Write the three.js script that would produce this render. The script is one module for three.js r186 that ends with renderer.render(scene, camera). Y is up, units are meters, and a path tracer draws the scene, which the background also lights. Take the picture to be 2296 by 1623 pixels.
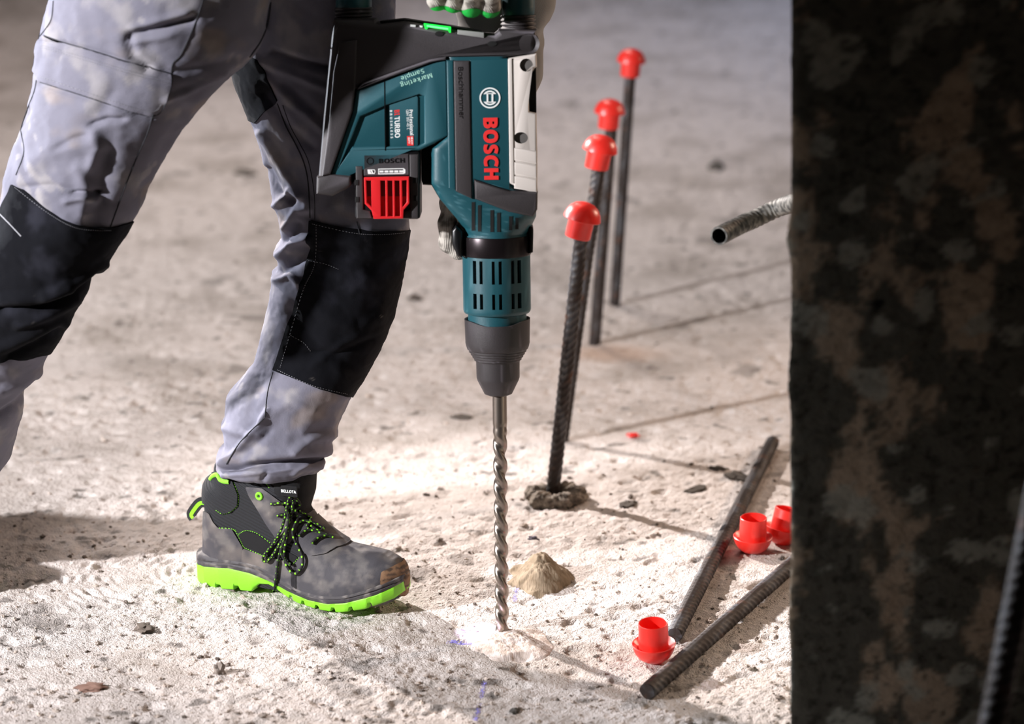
import * as THREE from 'three';
import { FontLoader } from 'three/addons/loaders/FontLoader.js';
import { TextGeometry } from 'three/addons/geometries/TextGeometry.js';
import { mergeGeometries, mergeVertices, toCreasedNormals as creasedNormals } from 'three/addons/utils/BufferGeometryUtils.js';
import { RoundedBoxGeometry } from 'three/addons/geometries/RoundedBoxGeometry.js';
import { createNoise3D } from 'simplex-noise';
import { MeshBVH, acceleratedRaycast } from 'three-mesh-bvh';

// ───────────────────────── camera, lights, exposure ─────────────────────────
const V3 = (x, y, z) => new THREE.Vector3(x, y, z);
const scene = new THREE.Scene();
scene.background = new THREE.Color(0x000000);
const FW = 2296, FH = 1623, F = 5400, TILT = 16.1 * Math.PI / 180, CAM = V3(0, 1.283, 3.2);
const camera = new THREE.PerspectiveCamera(2 * Math.atan(FH / 2 / F) * 180 / Math.PI, FW / FH, 0.05, 60);
camera.position.copy(CAM);
camera.rotation.x = -TILT;
camera.focus = 3.36; camera.userData.fStop = 3.0;
scene.add(camera);
const renderer = new THREE.WebGLRenderer();
renderer.toneMapping = THREE.LinearToneMapping;
renderer.toneMappingExposure = 1.0;
renderer.shadowMap.enabled = true;

function spot(name, color, cd, from, to, angle, penumbra, soft) {
  const l = new THREE.SpotLight(color, cd, 0, angle, penumbra, 2);
  l.name = name; l.position.copy(from); l.target.position.copy(to); l.castShadow = true;
  l.shadow.radius = soft; l.shadow.mapSize.set(2048, 2048); l.shadow.bias = -0.0005;
  scene.add(l, l.target); return l;
}
// all out of view, placed for their effect: key lamp on a stand at the back left; cool lamp on a stand at the front left; rim lamp behind the worker; weak warm lamp far right behind the pillar
const KEY_AT = V3(-2.15, 1.95, -2.3), COOL_AT = V3(-3.1, 1.5, 1.5), RIM_AT = V3(-2.7, 1.25, -1.5), WARM_AT = V3(2.4, 1.4, -1.6);
const KEY_TO = V3(0.5, 0, 0.26), COOL_TO = V3(-0.35, 0.35, -1.35), RIM_TO = V3(-0.4, 0.66, -0.15), WARM_TO = V3(-0.1, 0.2, -0.1);
spot('unseen_key_light', 0xfff5f0, 106, KEY_AT, KEY_TO, 0.25, 0.85, 2.0);  // out of view, placed to cast the bar and leg shadows forward
spot('unseen_cool_light', 0xfaf8fb, 92, COOL_AT, COOL_TO, 0.54, 0.35, 3.0);  // out of view, placed to light the rear thigh, tool and left floor
spot('unseen_rim_light', 0xeef4ff, 60, RIM_AT, RIM_TO, 0.19, 0.35, 1.2);  // out of view, placed to brighten the left edges of worker and tool
spot('unseen_warm_light', 0xffdcc0, 12, WARM_AT, WARM_TO, 0.6, 0.6, 8);  // out of view, placed to warm the shaded floor and right sides
spot('added_hall_fill', 0xfff0e8, 26, V3(-0.9, 3.9, -4.2), V3(-0.9, 0, -4.4), 1.3, 1, 10);  // added overhead fill that lifts the far floor
spot('added_hall_fill', 0xfff2e8, 11, V3(-0.3, 3.9, -2.4), V3(-0.3, 0, -2.2), 0.62, 1, 10);  // added overhead fill that lifts the middle floor behind the worker
spot('unseen_far_blue_light', 0x9cc4ff, 16, V3(2.2, 3.6, -5.4), V3(2.2, 0, -5.6), 1.1, 1, 10);  // out of view, placed to give the far right floor a blue cast

// ───────────────────────── helpers ─────────────────────────
let seed = 20240611;
const rnd = () => { seed = (seed + 0x6D2B79F5) | 0; let t = Math.imul(seed ^ (seed >>> 15), 1 | seed); t = (t + Math.imul(t ^ (t >>> 7), 61 | t)) ^ t; return ((t ^ (t >>> 14)) >>> 0) / 4294967296; };
const rr = (a, b) => a + (b - a) * rnd();
const noise3 = createNoise3D(rnd);
const fbm = (x, y, z, o = 4) => { let s = 0, a = 0.5; for (let i = 0; i < o; i++) { s += a * noise3(x, y, z); x *= 2.03; y *= 2.03; z *= 2.03; a *= 0.5; } return s; };
const clamp = (x, a = 0, b = 1) => Math.min(b, Math.max(a, x));
const smooth = (a, b, x) => { const t = clamp((x - a) / (b - a)); return t * t * (3 - 2 * t); };
const mix = (a, b, t) => a + (b - a) * t;
const FWD = V3(0, -Math.sin(TILT), -Math.cos(TILT)), UPV = V3(0, Math.cos(TILT), -Math.sin(TILT));
// a pixel of the photograph as a ray, so that sizes and places can be measured from it
const ray = (px, py) => V3((px - FW / 2) / F, 0, 0).add(FWD).addScaledVector(UPV, (FH / 2 - py) / F);
const atZ = (px, py, z) => { const d = ray(px, py); return CAM.clone().addScaledVector(d, (z - CAM.z) / d.z); };
const atDepth = (px, py, d) => CAM.clone().addScaledVector(ray(px, py), d);
const ground = (px, py, y = 0) => { const d = ray(px, py); return CAM.clone().addScaledVector(d, (y - CAM.y) / d.y); };
const project = (p) => { const q = p.clone().sub(CAM), d = q.dot(FWD); return [FW / 2 + q.x / d * F, FH / 2 - q.dot(UPV) / d * F]; };

const used = {};
const numbered = (n) => { const k = used[n] = (used[n] ?? -1) + 1; return k ? `${n}_${String(k).padStart(3, '0')}` : n; };
function tag(o, label, category, group, kind) {
  if (label) o.userData.label = label;
  if (category) o.userData.category = category;
  if (group) o.userData.group = group;
  if (kind) o.userData.kind = kind;
  return o;
}
function mesh(name, geo, mat, parent = scene) {
  const m = new THREE.Mesh(Array.isArray(geo) ? merge(geo) : geo, mat);
  m.name = parent === scene ? numbered(name) : name; m.castShadow = m.receiveShadow = true;
  parent.add(m); return m;
}
function base(name, p = V3(0, 0, 0), parent = scene) { const g = new THREE.Group(); g.name = parent === scene ? numbered(name) : name; g.position.copy(p); parent.add(g); return g; }
function merge(list) {
  const l = list.map((g) => (g.index ? g.toNonIndexed() : g));
  for (const g of l) { for (const k of Object.keys(g.attributes)) if (!['position', 'normal', 'uv', 'color'].includes(k)) g.deleteAttribute(k); if (!g.attributes.normal) g.computeVertexNormals(); if (!g.attributes.uv) g.setAttribute('uv', new THREE.BufferAttribute(new Float32Array(g.attributes.position.count * 2), 2)); }
  const col = l.every((g) => g.attributes.color); if (!col) l.forEach((g) => g.deleteAttribute('color'));
  return mergeGeometries(l);
}
// creases judged in millimetres, as the addon rounds positions to 1/100 of a unit
function toCreasedNormals(g, a) { g.scale(1000, 1000, 1000); const o = creasedNormals(g, a); o.scale(0.001, 0.001, 0.001); return o; }
// uv in metres from position (side and height)
function metricUV(g) {
  const p = g.attributes.position, uv = new Float32Array(p.count * 2);
  for (let i = 0; i < p.count; i++) { uv[2 * i] = p.getX(i) + 0.7 * p.getZ(i); uv[2 * i + 1] = p.getY(i) + 0.25 * p.getZ(i); }
  g.setAttribute('uv', new THREE.BufferAttribute(uv, 2)); return g;
}
function grid(nu, nv, fn, wrapU = false) {
  const pos = [], idx = [], cu = wrapU ? nu : nu + 1;
  for (let j = 0; j <= nv; j++) for (let i = 0; i < cu; i++) { const p = fn(i / nu, j / nv, i, j); pos.push(p.x, p.y, p.z); }
  for (let j = 0; j < nv; j++) for (let i = 0; i < nu; i++) { const a = j * cu + i, b = j * cu + (i + 1) % cu, c = a + cu, d = b + cu; idx.push(a, b, d, a, d, c); }
  const g = new THREE.BufferGeometry(); g.setAttribute('position', new THREE.Float32BufferAttribute(pos, 3)); g.setIndex(idx); g.computeVertexNormals(); return g;
}
function capped(nu, nv, fn) {   // closed tube with both ends filled
  const g = grid(nu, nv, fn, true), p = Array.from(g.attributes.position.array), idx = Array.from(g.index.array);
  for (const j of [0, nv]) {
    const c = [0, 0, 0], at = p.length / 3, start = p.length;
    for (let i = 0; i < nu; i++) { const k = 3 * (j * nu + i); c[0] += p[k] / nu; c[1] += p[k + 1] / nu; c[2] += p[k + 2] / nu; }
    for (let i = 0; i < nu; i++) { const k = 3 * (j * nu + i); p.push(p[k], p[k + 1], p[k + 2]); }
    p.push(...c);
    for (let i = 0; i < nu; i++) { const a = at + i, b = at + (i + 1) % nu; j ? idx.push(a, b, at + nu) : idx.push(b, a, at + nu); }
  }
  const o = new THREE.BufferGeometry(); o.setAttribute('position', new THREE.Float32BufferAttribute(p, 3)); o.setIndex(idx); o.computeVertexNormals(); return o;
}
function paint(g, fn) {
  const p = g.attributes.position, n = g.attributes.normal, c = new Float32Array(p.count * 3), q = V3(), m = V3();
  for (let i = 0; i < p.count; i++) { q.fromBufferAttribute(p, i); m.fromBufferAttribute(n, i); const k = fn(q, m, i); c[3 * i] = k[0]; c[3 * i + 1] = k[1]; c[3 * i + 2] = k[2]; }
  g.setAttribute('color', new THREE.BufferAttribute(c, 3)); return g;
}
const lin = (hex) => new THREE.Color(hex).toArray();
const mix3 = (a, b, t) => [mix(a[0], b[0], t), mix(a[1], b[1], t), mix(a[2], b[2], t)];
// naive surface nets: a smooth closed mesh of the zero level of f
function nets(f, lo, hi, cell) {
  const n = [0, 1, 2].map((k) => Math.ceil((hi.getComponent(k) - lo.getComponent(k)) / cell) + 1), [nx, ny, nz] = n;
  const v = new Float32Array(nx * ny * nz), at = (i, j, k) => (k * ny + j) * nx + i;
  for (let k = 0; k < nz; k++) for (let j = 0; j < ny; j++) for (let i = 0; i < nx; i++) v[at(i, j, k)] = f(lo.x + i * cell, lo.y + j * cell, lo.z + k * cell);
  const id = new Int32Array(nx * ny * nz).fill(-1), pos = [], idx = [];
  for (let k = 0; k < nz - 1; k++) for (let j = 0; j < ny - 1; j++) for (let i = 0; i < nx - 1; i++) {
    let s = 0, x = 0, y = 0, z = 0; const c = [];
    for (let q = 0; q < 8; q++) c[q] = v[at(i + (q & 1), j + ((q >> 1) & 1), k + (q >> 2))];
    for (const [a, b] of EDGES) if ((c[a] < 0) !== (c[b] < 0)) { const t = c[a] / (c[a] - c[b]); x += mix(a & 1, b & 1, t); y += mix((a >> 1) & 1, (b >> 1) & 1, t); z += mix(a >> 2, b >> 2, t); s++; }
    if (s) { id[at(i, j, k)] = pos.length / 3; pos.push(lo.x + (i + x / s) * cell, lo.y + (j + y / s) * cell, lo.z + (k + z / s) * cell); }
  }
  const quad = (a, b, c, d, flip) => { if (a < 0 || b < 0 || c < 0 || d < 0) return; flip ? idx.push(a, c, b, a, d, c) : idx.push(a, b, c, a, c, d); };
  for (let k = 1; k < nz - 1; k++) for (let j = 1; j < ny - 1; j++) for (let i = 1; i < nx - 1; i++) {
    const s = v[at(i, j, k)] < 0;
    if (s !== v[at(i + 1, j, k)] < 0) quad(id[at(i, j - 1, k - 1)], id[at(i, j, k - 1)], id[at(i, j, k)], id[at(i, j - 1, k)], !s);
    if (s !== v[at(i, j + 1, k)] < 0) quad(id[at(i - 1, j, k - 1)], id[at(i - 1, j, k)], id[at(i, j, k)], id[at(i, j, k - 1)], !s);
    if (s !== v[at(i, j, k + 1)] < 0) quad(id[at(i - 1, j - 1, k)], id[at(i, j - 1, k)], id[at(i, j, k)], id[at(i - 1, j, k)], !s);
  }
  const g = new THREE.BufferGeometry(); g.setAttribute('position', new THREE.Float32BufferAttribute(pos, 3)); g.setIndex(idx); g.computeVertexNormals(); return g;
}
const EDGES = [[0, 1], [2, 3], [4, 5], [6, 7], [0, 2], [1, 3], [4, 6], [5, 7], [0, 4], [1, 5], [2, 6], [3, 7]];
const smin = (a, b, k) => { const h = Math.max(k - Math.abs(a - b), 0) / k; return Math.min(a, b) - h * h * k / 4; };
function cone(p, a, b, ra, rb) {   // distance to a tapered capsule
  const bx = b.x - a.x, by = b.y - a.y, bz = b.z - a.z, t = clamp(((p.x - a.x) * bx + (p.y - a.y) * by + (p.z - a.z) * bz) / (bx * bx + by * by + bz * bz));
  return Math.hypot(p.x - a.x - bx * t, p.y - a.y - by * t, p.z - a.z - bz * t) - mix(ra, rb, t);
}
function polyDist(pts, x, y) {   // signed distance to a polygon, positive inside
  let d = 1e9, inside = false;
  for (let i = 0, j = pts.length - 1; i < pts.length; j = i++) {
    const [ax, ay] = pts[j], [bx, by] = pts[i], ex = bx - ax, ey = by - ay, t = clamp(((x - ax) * ex + (y - ay) * ey) / (ex * ex + ey * ey));
    d = Math.min(d, Math.hypot(x - ax - ex * t, y - ay - ey * t));
    if ((by > y) !== (ay > y) && x < (ax - bx) * (y - by) / (ay - by) + bx) inside = !inside;
  }
  return inside ? d : -d;
}
function lineDist(pts, x, y) { let d = 1e9; for (let i = 1; i < pts.length; i++) { const [ax, ay] = pts[i - 1], [bx, by] = pts[i], ex = bx - ax, ey = by - ay, t = clamp(((x - ax) * ex + (y - ay) * ey) / (ex * ex + ey * ey)); d = Math.min(d, Math.hypot(x - ax - ex * t, y - ay - ey * t)); } return d; }
const curvePts = (pts, n) => new THREE.SplineCurve(pts.map((p) => new THREE.Vector2(...p))).getPoints(n).map((p) => [p.x, p.y]);
// a piece of cloth or leather laid over a surface: the part of g where field > 0, lifted off it, with a turned-in edge
function overlay(g, field, lift, cut = 0) {
  const src = g.index ? g.toNonIndexed() : g, p = src.attributes.position.array, n = src.attributes.normal.array, j = src.attributes.pj.array;
  const pos = [], nor = [], pjx = [];
  const cache = new Float32Array(p.length / 3); for (let i = 0; i < cache.length; i++) cache[i] = field(j[2 * i], j[2 * i + 1], i);
  const push = (v) => { pos.push(v[0] + v[3] * lift, v[1] + v[4] * lift, v[2] + v[5] * lift); nor.push(v[3], v[4], v[5]); pjx.push(v[6], v[7]); };
  for (let t = 0; t < cache.length; t += 3) {
    if (cache[t] <= 0 && cache[t + 1] <= 0 && cache[t + 2] <= 0) continue;
    const v = [0, 1, 2].map((k) => { const i = t + k; return [p[3 * i], p[3 * i + 1], p[3 * i + 2], n[3 * i], n[3 * i + 1], n[3 * i + 2], j[2 * i], j[2 * i + 1], cache[i]]; });
    const out = [], edge = [];
    for (let k = 0; k < 3; k++) {
      const a = v[k], b = v[(k + 1) % 3];
      if (a[8] > 0) out.push(a);
      if ((a[8] > 0) !== (b[8] > 0)) { const s = a[8] / (a[8] - b[8]), c = a.map((x, q) => mix(x, b[q], s)); out.push(c); edge.push(c); }
    }
    for (let k = 2; k < out.length; k++) { push(out[0]); push(out[k - 1]); push(out[k]); }
    if (edge.length === 2) {
      const [a, b] = v[0][8] > 0 && v[1][8] > 0 || v[1][8] > 0 && v[2][8] > 0 || v[2][8] > 0 && v[0][8] > 0 ? edge : edge, q = cut - lift * 1.3;
      const lo = (w) => [w[0] + w[3] * q, w[1] + w[4] * q, w[2] + w[5] * q, w[3], w[4], w[5], w[6], w[7]];
      for (const w of [a, lo(a), lo(b), a, lo(b), b]) push(w);
    }
  }
  const o = new THREE.BufferGeometry();
  o.setAttribute('position', new THREE.Float32BufferAttribute(pos, 3)); o.setAttribute('normal', new THREE.Float32BufferAttribute(nor, 3)); o.setAttribute('pj', new THREE.Float32BufferAttribute(pjx, 2));
  return o;
}
function tube(points, r, seg = 60, radial = 8, closed = false) { return new THREE.TubeGeometry(new THREE.CatmullRomCurve3(points, closed, 'centripetal'), seg, r, radial, closed); }

// tileable grain textures
function grain(size, cells, seedv, shape) {
  const d = new Uint8Array(size * size * 4); seed = seedv;
  const lat = cells.map((c) => Float32Array.from({ length: c * c }, () => rnd()));
  for (let y = 0; y < size; y++) for (let x = 0; x < size; x++) {
    const o = cells.map((c, k) => { const fx = x / size * c, fy = y / size * c, ix = fx | 0, iy = fy | 0, tx = smooth(0, 1, fx - ix), ty = smooth(0, 1, fy - iy), L = lat[k], r = (i, j) => L[(j % c) * c + (i % c)]; return mix(mix(r(ix, iy), r(ix + 1, iy), tx), mix(r(ix, iy + 1), r(ix + 1, iy + 1), tx), ty); });
    const v = shape(o, x, y), i = 4 * (y * size + x); const c = Array.isArray(v) ? v : [v, v, v];
    for (let k = 0; k < 3; k++) d[i + k] = 255 * clamp(c[k]); d[i + 3] = 255;
  }
  const t = new THREE.DataTexture(d, size, size, THREE.RGBAFormat); t.wrapS = t.wrapT = THREE.RepeatWrapping; t.magFilter = THREE.LinearFilter; t.minFilter = THREE.LinearMipmapLinearFilter; t.generateMipmaps = true; t.needsUpdate = true; return t;
}
const rep = (t, metres) => { const c = t.clone(); c.repeat.set(1 / metres, 1 / metres); c.needsUpdate = true; return c; };
const sandTex = grain(1024, [16, 48, 120, 300], 11, (o) => 0.2 * o[0] + 0.3 * o[1] + 0.3 * o[2] + 0.2 * o[3]);
const roughTex = grain(512, [8, 24, 80, 200], 12, (o) => 0.35 * o[0] + 0.25 * o[1] + 0.2 * o[2] + 0.2 * o[3]);
const weaveTex = grain(512, [10, 40], 13, (o, x, y) => 0.5 + 0.22 * Math.sin((x + y) * Math.PI / 4) * Math.sin(y * Math.PI / 4) + 0.25 * (o[1] - 0.5) + 0.1 * (o[0] - 0.5));
const knitTex = grain(512, [40, 128], 14, (o, x, y) => 0.5 + 0.4 * Math.sin(x * Math.PI / 16) * Math.abs(Math.sin(y * Math.PI / 16)) + 0.2 * (o[1] - 0.5));
const ribTex = grain(256, [16, 64], 15, (o, x, y) => 0.5 + 0.45 * Math.sin((x * 1 + y * 3) * Math.PI / 32) + 0.1 * (o[1] - 0.5));

// ───────────────────────── materials ─────────────────────────
const std = (o) => new THREE.MeshStandardMaterial(o), phys = (o) => new THREE.MeshPhysicalMaterial(o);
const M = {
  floor: std({ vertexColors: true, roughness: 0.95, bumpMap: rep(sandTex, 0.2), bumpScale: 0.0034 }),
  concrete: std({ color: 0x8c857c, roughness: 0.95, bumpMap: rep(roughTex, 0.4), bumpScale: 0.004 }),
  pillar: std({ vertexColors: true, roughness: 0.95, bumpMap: rep(roughTex, 0.12), bumpScale: 0.003 }),
  dust: std({ vertexColors: true, roughness: 1, bumpMap: rep(sandTex, 0.1), bumpScale: 0.0012 }),
  cloth: phys({ vertexColors: true, roughness: 0.95, specularIntensity: 0.35, bumpMap: rep(weaveTex, 0.06), bumpScale: 0.0003 }),
  seam: std({ color: 0x26272c, roughness: 0.9 }),
  thread: std({ color: 0x8d8d92, roughness: 0.9 }),
  jacket: std({ color: 0x8d8b89, roughness: 0.95, bumpMap: rep(weaveTex, 0.06), bumpScale: 0.0003 }),
  skin: std({ color: 0xc89a80, roughness: 0.6 }),
  knit: std({ vertexColors: true, roughness: 1, bumpMap: rep(knitTex, 0.05), bumpScale: 0.0008 }),
  greenCoat: std({ color: 0x0fa53c, roughness: 0.55, bumpMap: rep(sandTex, 0.04), bumpScale: 0.0006 }),
  teal: std({ vertexColors: true, roughness: 0.42, bumpMap: rep(sandTex, 0.05), bumpScale: 0.00012 }),
  rubber: std({ vertexColors: true, roughness: 0.52, bumpMap: rep(sandTex, 0.04), bumpScale: 0.0002 }),
  black: std({ color: 0x0b0b0d, roughness: 0.35 }),
  hole: std({ color: 0x030303, roughness: 0.9 }),
  white: std({ color: 0xcfc7c0, roughness: 0.5 }),
  red: std({ color: 0xd42026, roughness: 0.4 }),
  print: std({ color: 0xe9ecea, roughness: 0.5 }),
  mint: std({ color: 0xb4e6d2, roughness: 0.5 }),
  redPrint: std({ color: 0xe0302f, roughness: 0.45 }),
  clamp: std({ color: 0x2a2426, roughness: 0.3, metalness: 0.7 }),
  steel: std({ color: 0x978c83, roughness: 0.3, metalness: 0.92 }),
  rebar: std({ vertexColors: true, roughness: 0.5, metalness: 0.35, bumpMap: rep(sandTex, 0.03), bumpScale: 0.0003 }),
  cap: phys({ color: 0xf4362c, roughness: 0.38, transmission: 0.3, thickness: 0, clearcoat: 0.3, clearcoatRoughness: 0.3 }),
  lime: std({ color: 0x84d42a, roughness: 0.5, bumpMap: rep(sandTex, 0.06), bumpScale: 0.0002 }),
  limeCloth: std({ color: 0x82d832, roughness: 0.8 }),
  sole: std({ vertexColors: true, roughness: 0.6, bumpMap: rep(sandTex, 0.05), bumpScale: 0.0003 }),
  leather: std({ vertexColors: true, roughness: 0.72, bumpMap: rep(sandTex, 0.035), bumpScale: 0.00035 }),
  textile: std({ color: 0x1b1c20, roughness: 0.85, bumpMap: rep(ribTex, 0.06), bumpScale: 0.0016 }),
  darkTextile: std({ color: 0x131316, roughness: 0.9, bumpMap: rep(weaveTex, 0.03), bumpScale: 0.0006 }),
  lace: std({ vertexColors: true, roughness: 0.85 }),
  conduit: std({ vertexColors: true, roughness: 0.6 }),
  chalk: std({ color: 0x8d86d8, roughness: 1 }),
  led: std({ color: 0x102010, emissive: 0x18ff4a, emissiveIntensity: 1.6, roughness: 0.4 }),
  ledWhite: std({ color: 0x888888, emissive: 0xffffff, emissiveIntensity: 0.8 }),
  lampShell: std({ color: 0x202225, roughness: 0.5 }),
  lampGlow: std({ color: 0xffffff, emissive: 0xfff4ea, emissiveIntensity: 3 }),
};

// ───────────────────────── setting: dusty concrete hall ─────────────────────────
const TIP = ground(1125, 1419);
const rebarSpots = [[1236, 1117], [1268, 988], [1333, 775], [1378, 684]].map(([x, y]) => ground(x, y));
const treadC = ground(330, 1290);
function floorH(x, z) {
  const near = 1;
  const rough = smooth(-0.25, 0.45, fbm(x * 2.1 + 7, 3.3, z * 2.1, 3) + 0.12);
  let h = 0.004 * fbm(x * 3, 0.5, z * 3, 2);
  h += (0.0016 + 0.002 * rough) * fbm(x * 22, 1.5, z * 30, 3);
  const c = noise3(x * 60, 4.5, z * 75), d = noise3(x * 115 + 9, 8.5, z * 130);
  h += (0.0004 + 0.0013 * rough) * (0.7 * smooth(0.1, 0.8, c) + 0.7 * smooth(0.2, 0.85, d)) - 0.0022 * smooth(0.45, 0.8, -c) * rough;
  h -= 0.004 * smooth(0.52, 0.75, noise3(x * 14 + 3, 2.2, z * 18));
  // tread prints of boots in the dust behind the heel
  const dx = x - treadC.x, dz = z - treadC.z, tr = smooth(0.36, 0.16, Math.hypot(dx, dz * 2.0));
  if (tr > 0) { const a = Math.hypot(dx - 0.12, (dz + 0.02) * 1.3), b = noise3(x * 9, 5, z * 9); h += tr * 0.0022 * Math.sin(a * 330 + 3 * b) * smooth(-0.2, 0.4, noise3(x * 14, 6, z * 20)); }
  return h * near;
}
{
  // finest where the camera looks from close by, coarser into the hall
  const rows = [], cols = []; let z = CAM.z - 2.55;
  while (z > -7.2) { rows.push(z); const d = CAM.z - z; z -= 0.0046 * Math.pow(d / 3.2, d > 4.2 ? 2.6 : 1.6); }
  const edge = [-8.2, -9.5, -11]; rows.unshift(CAM.z + 2, CAM.z + 0.6, CAM.z - 1.4, CAM.z - 2.2); rows.push(...edge);
  const N = 430; for (let i = 0; i <= N; i++) cols.push(mix(-0.84, 0.62, i / N));
  const pre = [-9, -5, -3, -2, -1.5, -1.15, -0.95], post = [0.72, 0.9, 1.2, 1.8, 3, 5, 9];
  const C = [...pre, ...cols, ...post], nc = C.length - 1, nr = rows.length - 1;
  const g = grid(nc, nr, (u, v, i, j) => {
    const zz = rows[j], d = Math.max(CAM.z - zz, 0.5), inner = i >= pre.length && i < pre.length + cols.length;
    const x = inner ? C[i] * Math.max(1, d / 3.2) : Math.sign(C[i]) * Math.max(Math.abs(C[i]), Math.abs(C[i] > 0 ? 0.62 : -0.84) * Math.max(1, d / 3.2) + 0.02 * Math.abs(i - (C[i] > 0 ? pre.length + cols.length : pre.length)));
    return V3(x, floorH(x, zz), zz);
  });
  const P = g.attributes.position, uv = new Float32Array(P.count * 2);
  for (let i = 0; i < P.count; i++) { uv[2 * i] = P.getX(i); uv[2 * i + 1] = P.getZ(i); }
  g.setAttribute('uv', new THREE.BufferAttribute(uv, 2));
  const light = lin('#d7cec9'), dirt = lin('#948a81'), dark = lin('#4d4640'), rust = lin('#b08f76');
  paint(g, (p) => {
    let c = mix3(light, dirt, 0.5 * smooth(-0.1, 0.6, fbm(p.x * 2.6, 11, p.z * 2.6, 4)) + 0.12);
    c = mix3(c, dirt, 0.35 * smooth(0.05, 0.5, fbm(p.x * 17, 12, p.z * 17, 3)));
    c = mix3(c, dark, 0.75 * smooth(0.5, 0.72, noise3(p.x * 11 + 5, 3.2, p.z * 15) * 0.6 + 0.4 * noise3(p.x * 34, 7, p.z * 40)));
    c = mix3(c, dark, 0.45 * smooth(0.62, 0.75, noise3(p.x * 3.1 + 2, 9.2, p.z * 3.1) * 0.75 + 0.35 * noise3(p.x * 14, 1, p.z * 14)));
    const r = Math.hypot((p.x - rebarSpots[2].x - 0.03) / 1.6, p.z - rebarSpots[2].z - 0.06); c = mix3(c, rust, 0.6 * smooth(0.09, 0.02, r));
    return c;
  });
  tag(mesh('floor', g, M.floor), 'dusty rough concrete floor strewn with crumbs and drilling dust', null, null, 'structure');
  const slab = new THREE.BoxGeometry(18, 0.2, 16); slab.translate(0, -0.13, -3.6);
  tag(mesh('floor_slab', slab, M.concrete), 'bare concrete slab under the dust', null, null, 'structure');
  const wall = (name, w, h, d, x, y, zz) => { const b = new THREE.BoxGeometry(w, h, d); b.translate(x, y, zz); tag(mesh(name, metricUV(b), M.concrete), 'bare unlit concrete side of the hall', null, null, 'structure'); };
  wall('wall_back', 18, 4.4, 0.2, 0, 2.1, -11.1); wall('wall_front', 18, 4.4, 0.2, 0, 2.1, 5.1);
  wall('wall_left', 0.2, 4.4, 16, -9.1, 2.1, -3); wall('wall_right', 0.2, 4.4, 16, 9.1, 2.1, -3); wall('ceiling', 18.4, 0.2, 16.4, 0, 4.35, -3);
}
// out-of-focus concrete pillar in front, its near face in its own shade
{
  const zf = CAM.z - 2.62, L0 = atZ(1774, 1623, zf), L1 = atZ(1775, 0, zf), slope = (L1.x - L0.x) / (L1.y - L0.y);
  const edgeX = (y) => L0.x + slope * (y - L0.y), y0 = 0, y1 = 1.62, w = 0.42, dp = 0.34;
  const chips = [[538, 12, 36], [855, 9, 60], [1395, 7, 60], [1010, 4, 40]].map(([py, a, s]) => [atZ(1778, py, zf).y, a / 1950, s / 1950]);
  const g = capped(300, 420, (u, v) => {
    const y = mix(y0, y1, v), s = u * 4, side = Math.floor(s) % 4, t = s - Math.floor(s);
    const q = [[0, 0, 1, 0], [1, 0, 1, 1], [1, 1, 0, 1], [0, 1, 0, 0]][side];
    const a = mix(q[0], q[2], t), b = mix(q[1], q[3], t), bev = 0.006;
    let x = edgeX(y) + a * w + b * 0.058, zz = zf - b * dp;
    const n = 0.0035 * fbm(x * 11, y * 11, zz * 11, 3) + 0.0016 * noise3(x * 60, y * 60, zz * 60);
    if (side === 0) zz += n; else if (side === 3) x -= n * 0.9; else if (side === 1) x += n; else zz -= n;
    const corner = Math.min(t, 1 - t) * (side % 2 ? dp : w); if (corner < bev) { const k = (bev - corner) * 0.5; if (side === 0) zz -= k; if (side === 3) x += k * (0.4 + noise3(y * 40, 3, 1)); }
    if (a < 0.02) for (const [cy, amp, sg] of chips) x -= amp * Math.exp(-(((y - cy) / sg) ** 2)) * (0.7 + 0.3 * noise3(y * 120, 2, zz * 60));
    return V3(x, y, zz);
  });
  const hole = atZ(1966, 681, zf), tan = lin('#cdbda6'), dark = lin('#67675f'), pale = lin('#c4c9be');
  paint(g, (p) => {
    const blot = fbm(p.x * 9 + 2, p.y * 6, p.z * 9 + 4, 5), fine = fbm(p.x * 55, p.y * 55, p.z * 55, 3);
    let c = mix3(dark, tan, smooth(0.08, 0.3, blot + 0.25 * fine));
    c = mix3(c, pale, 0.8 * smooth(0.42, 0.55, noise3(p.x * 14 + 30, p.y * 14, p.z * 14) + 0.3 * fine));
    c = mix3(c, lin('#2c2c26'), 0.7 * smooth(0.1, 0.5, fine - 0.3 * blot));
    const d = Math.hypot(p.x - hole.x, p.y - hole.y); return mix3(c, lin('#060605'), smooth(0.0075, 0.0055, d));
  });
  tag(mesh('pillar', metricUV(g), M.pillar), 'dark blotchy concrete pillar with chipped edge standing in front', null, null, 'structure');
}

// ───────────────────────── rotary hammer ─────────────────────────
const hammer = base('rotary_hammer', TIP);
tag(hammer, 'teal and black cordless rotary hammer drilling upright into the floor', 'power drill');
hammer.rotation.order = 'XZY'; hammer.rotation.x = -6.5 * Math.PI / 180; hammer.rotation.z = 0.75 * Math.PI / 180;
hammer.updateMatrixWorld(true);
const hInv = hammer.matrixWorld.clone().invert(), hCam = CAM.clone().applyMatrix4(hInv);
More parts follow.
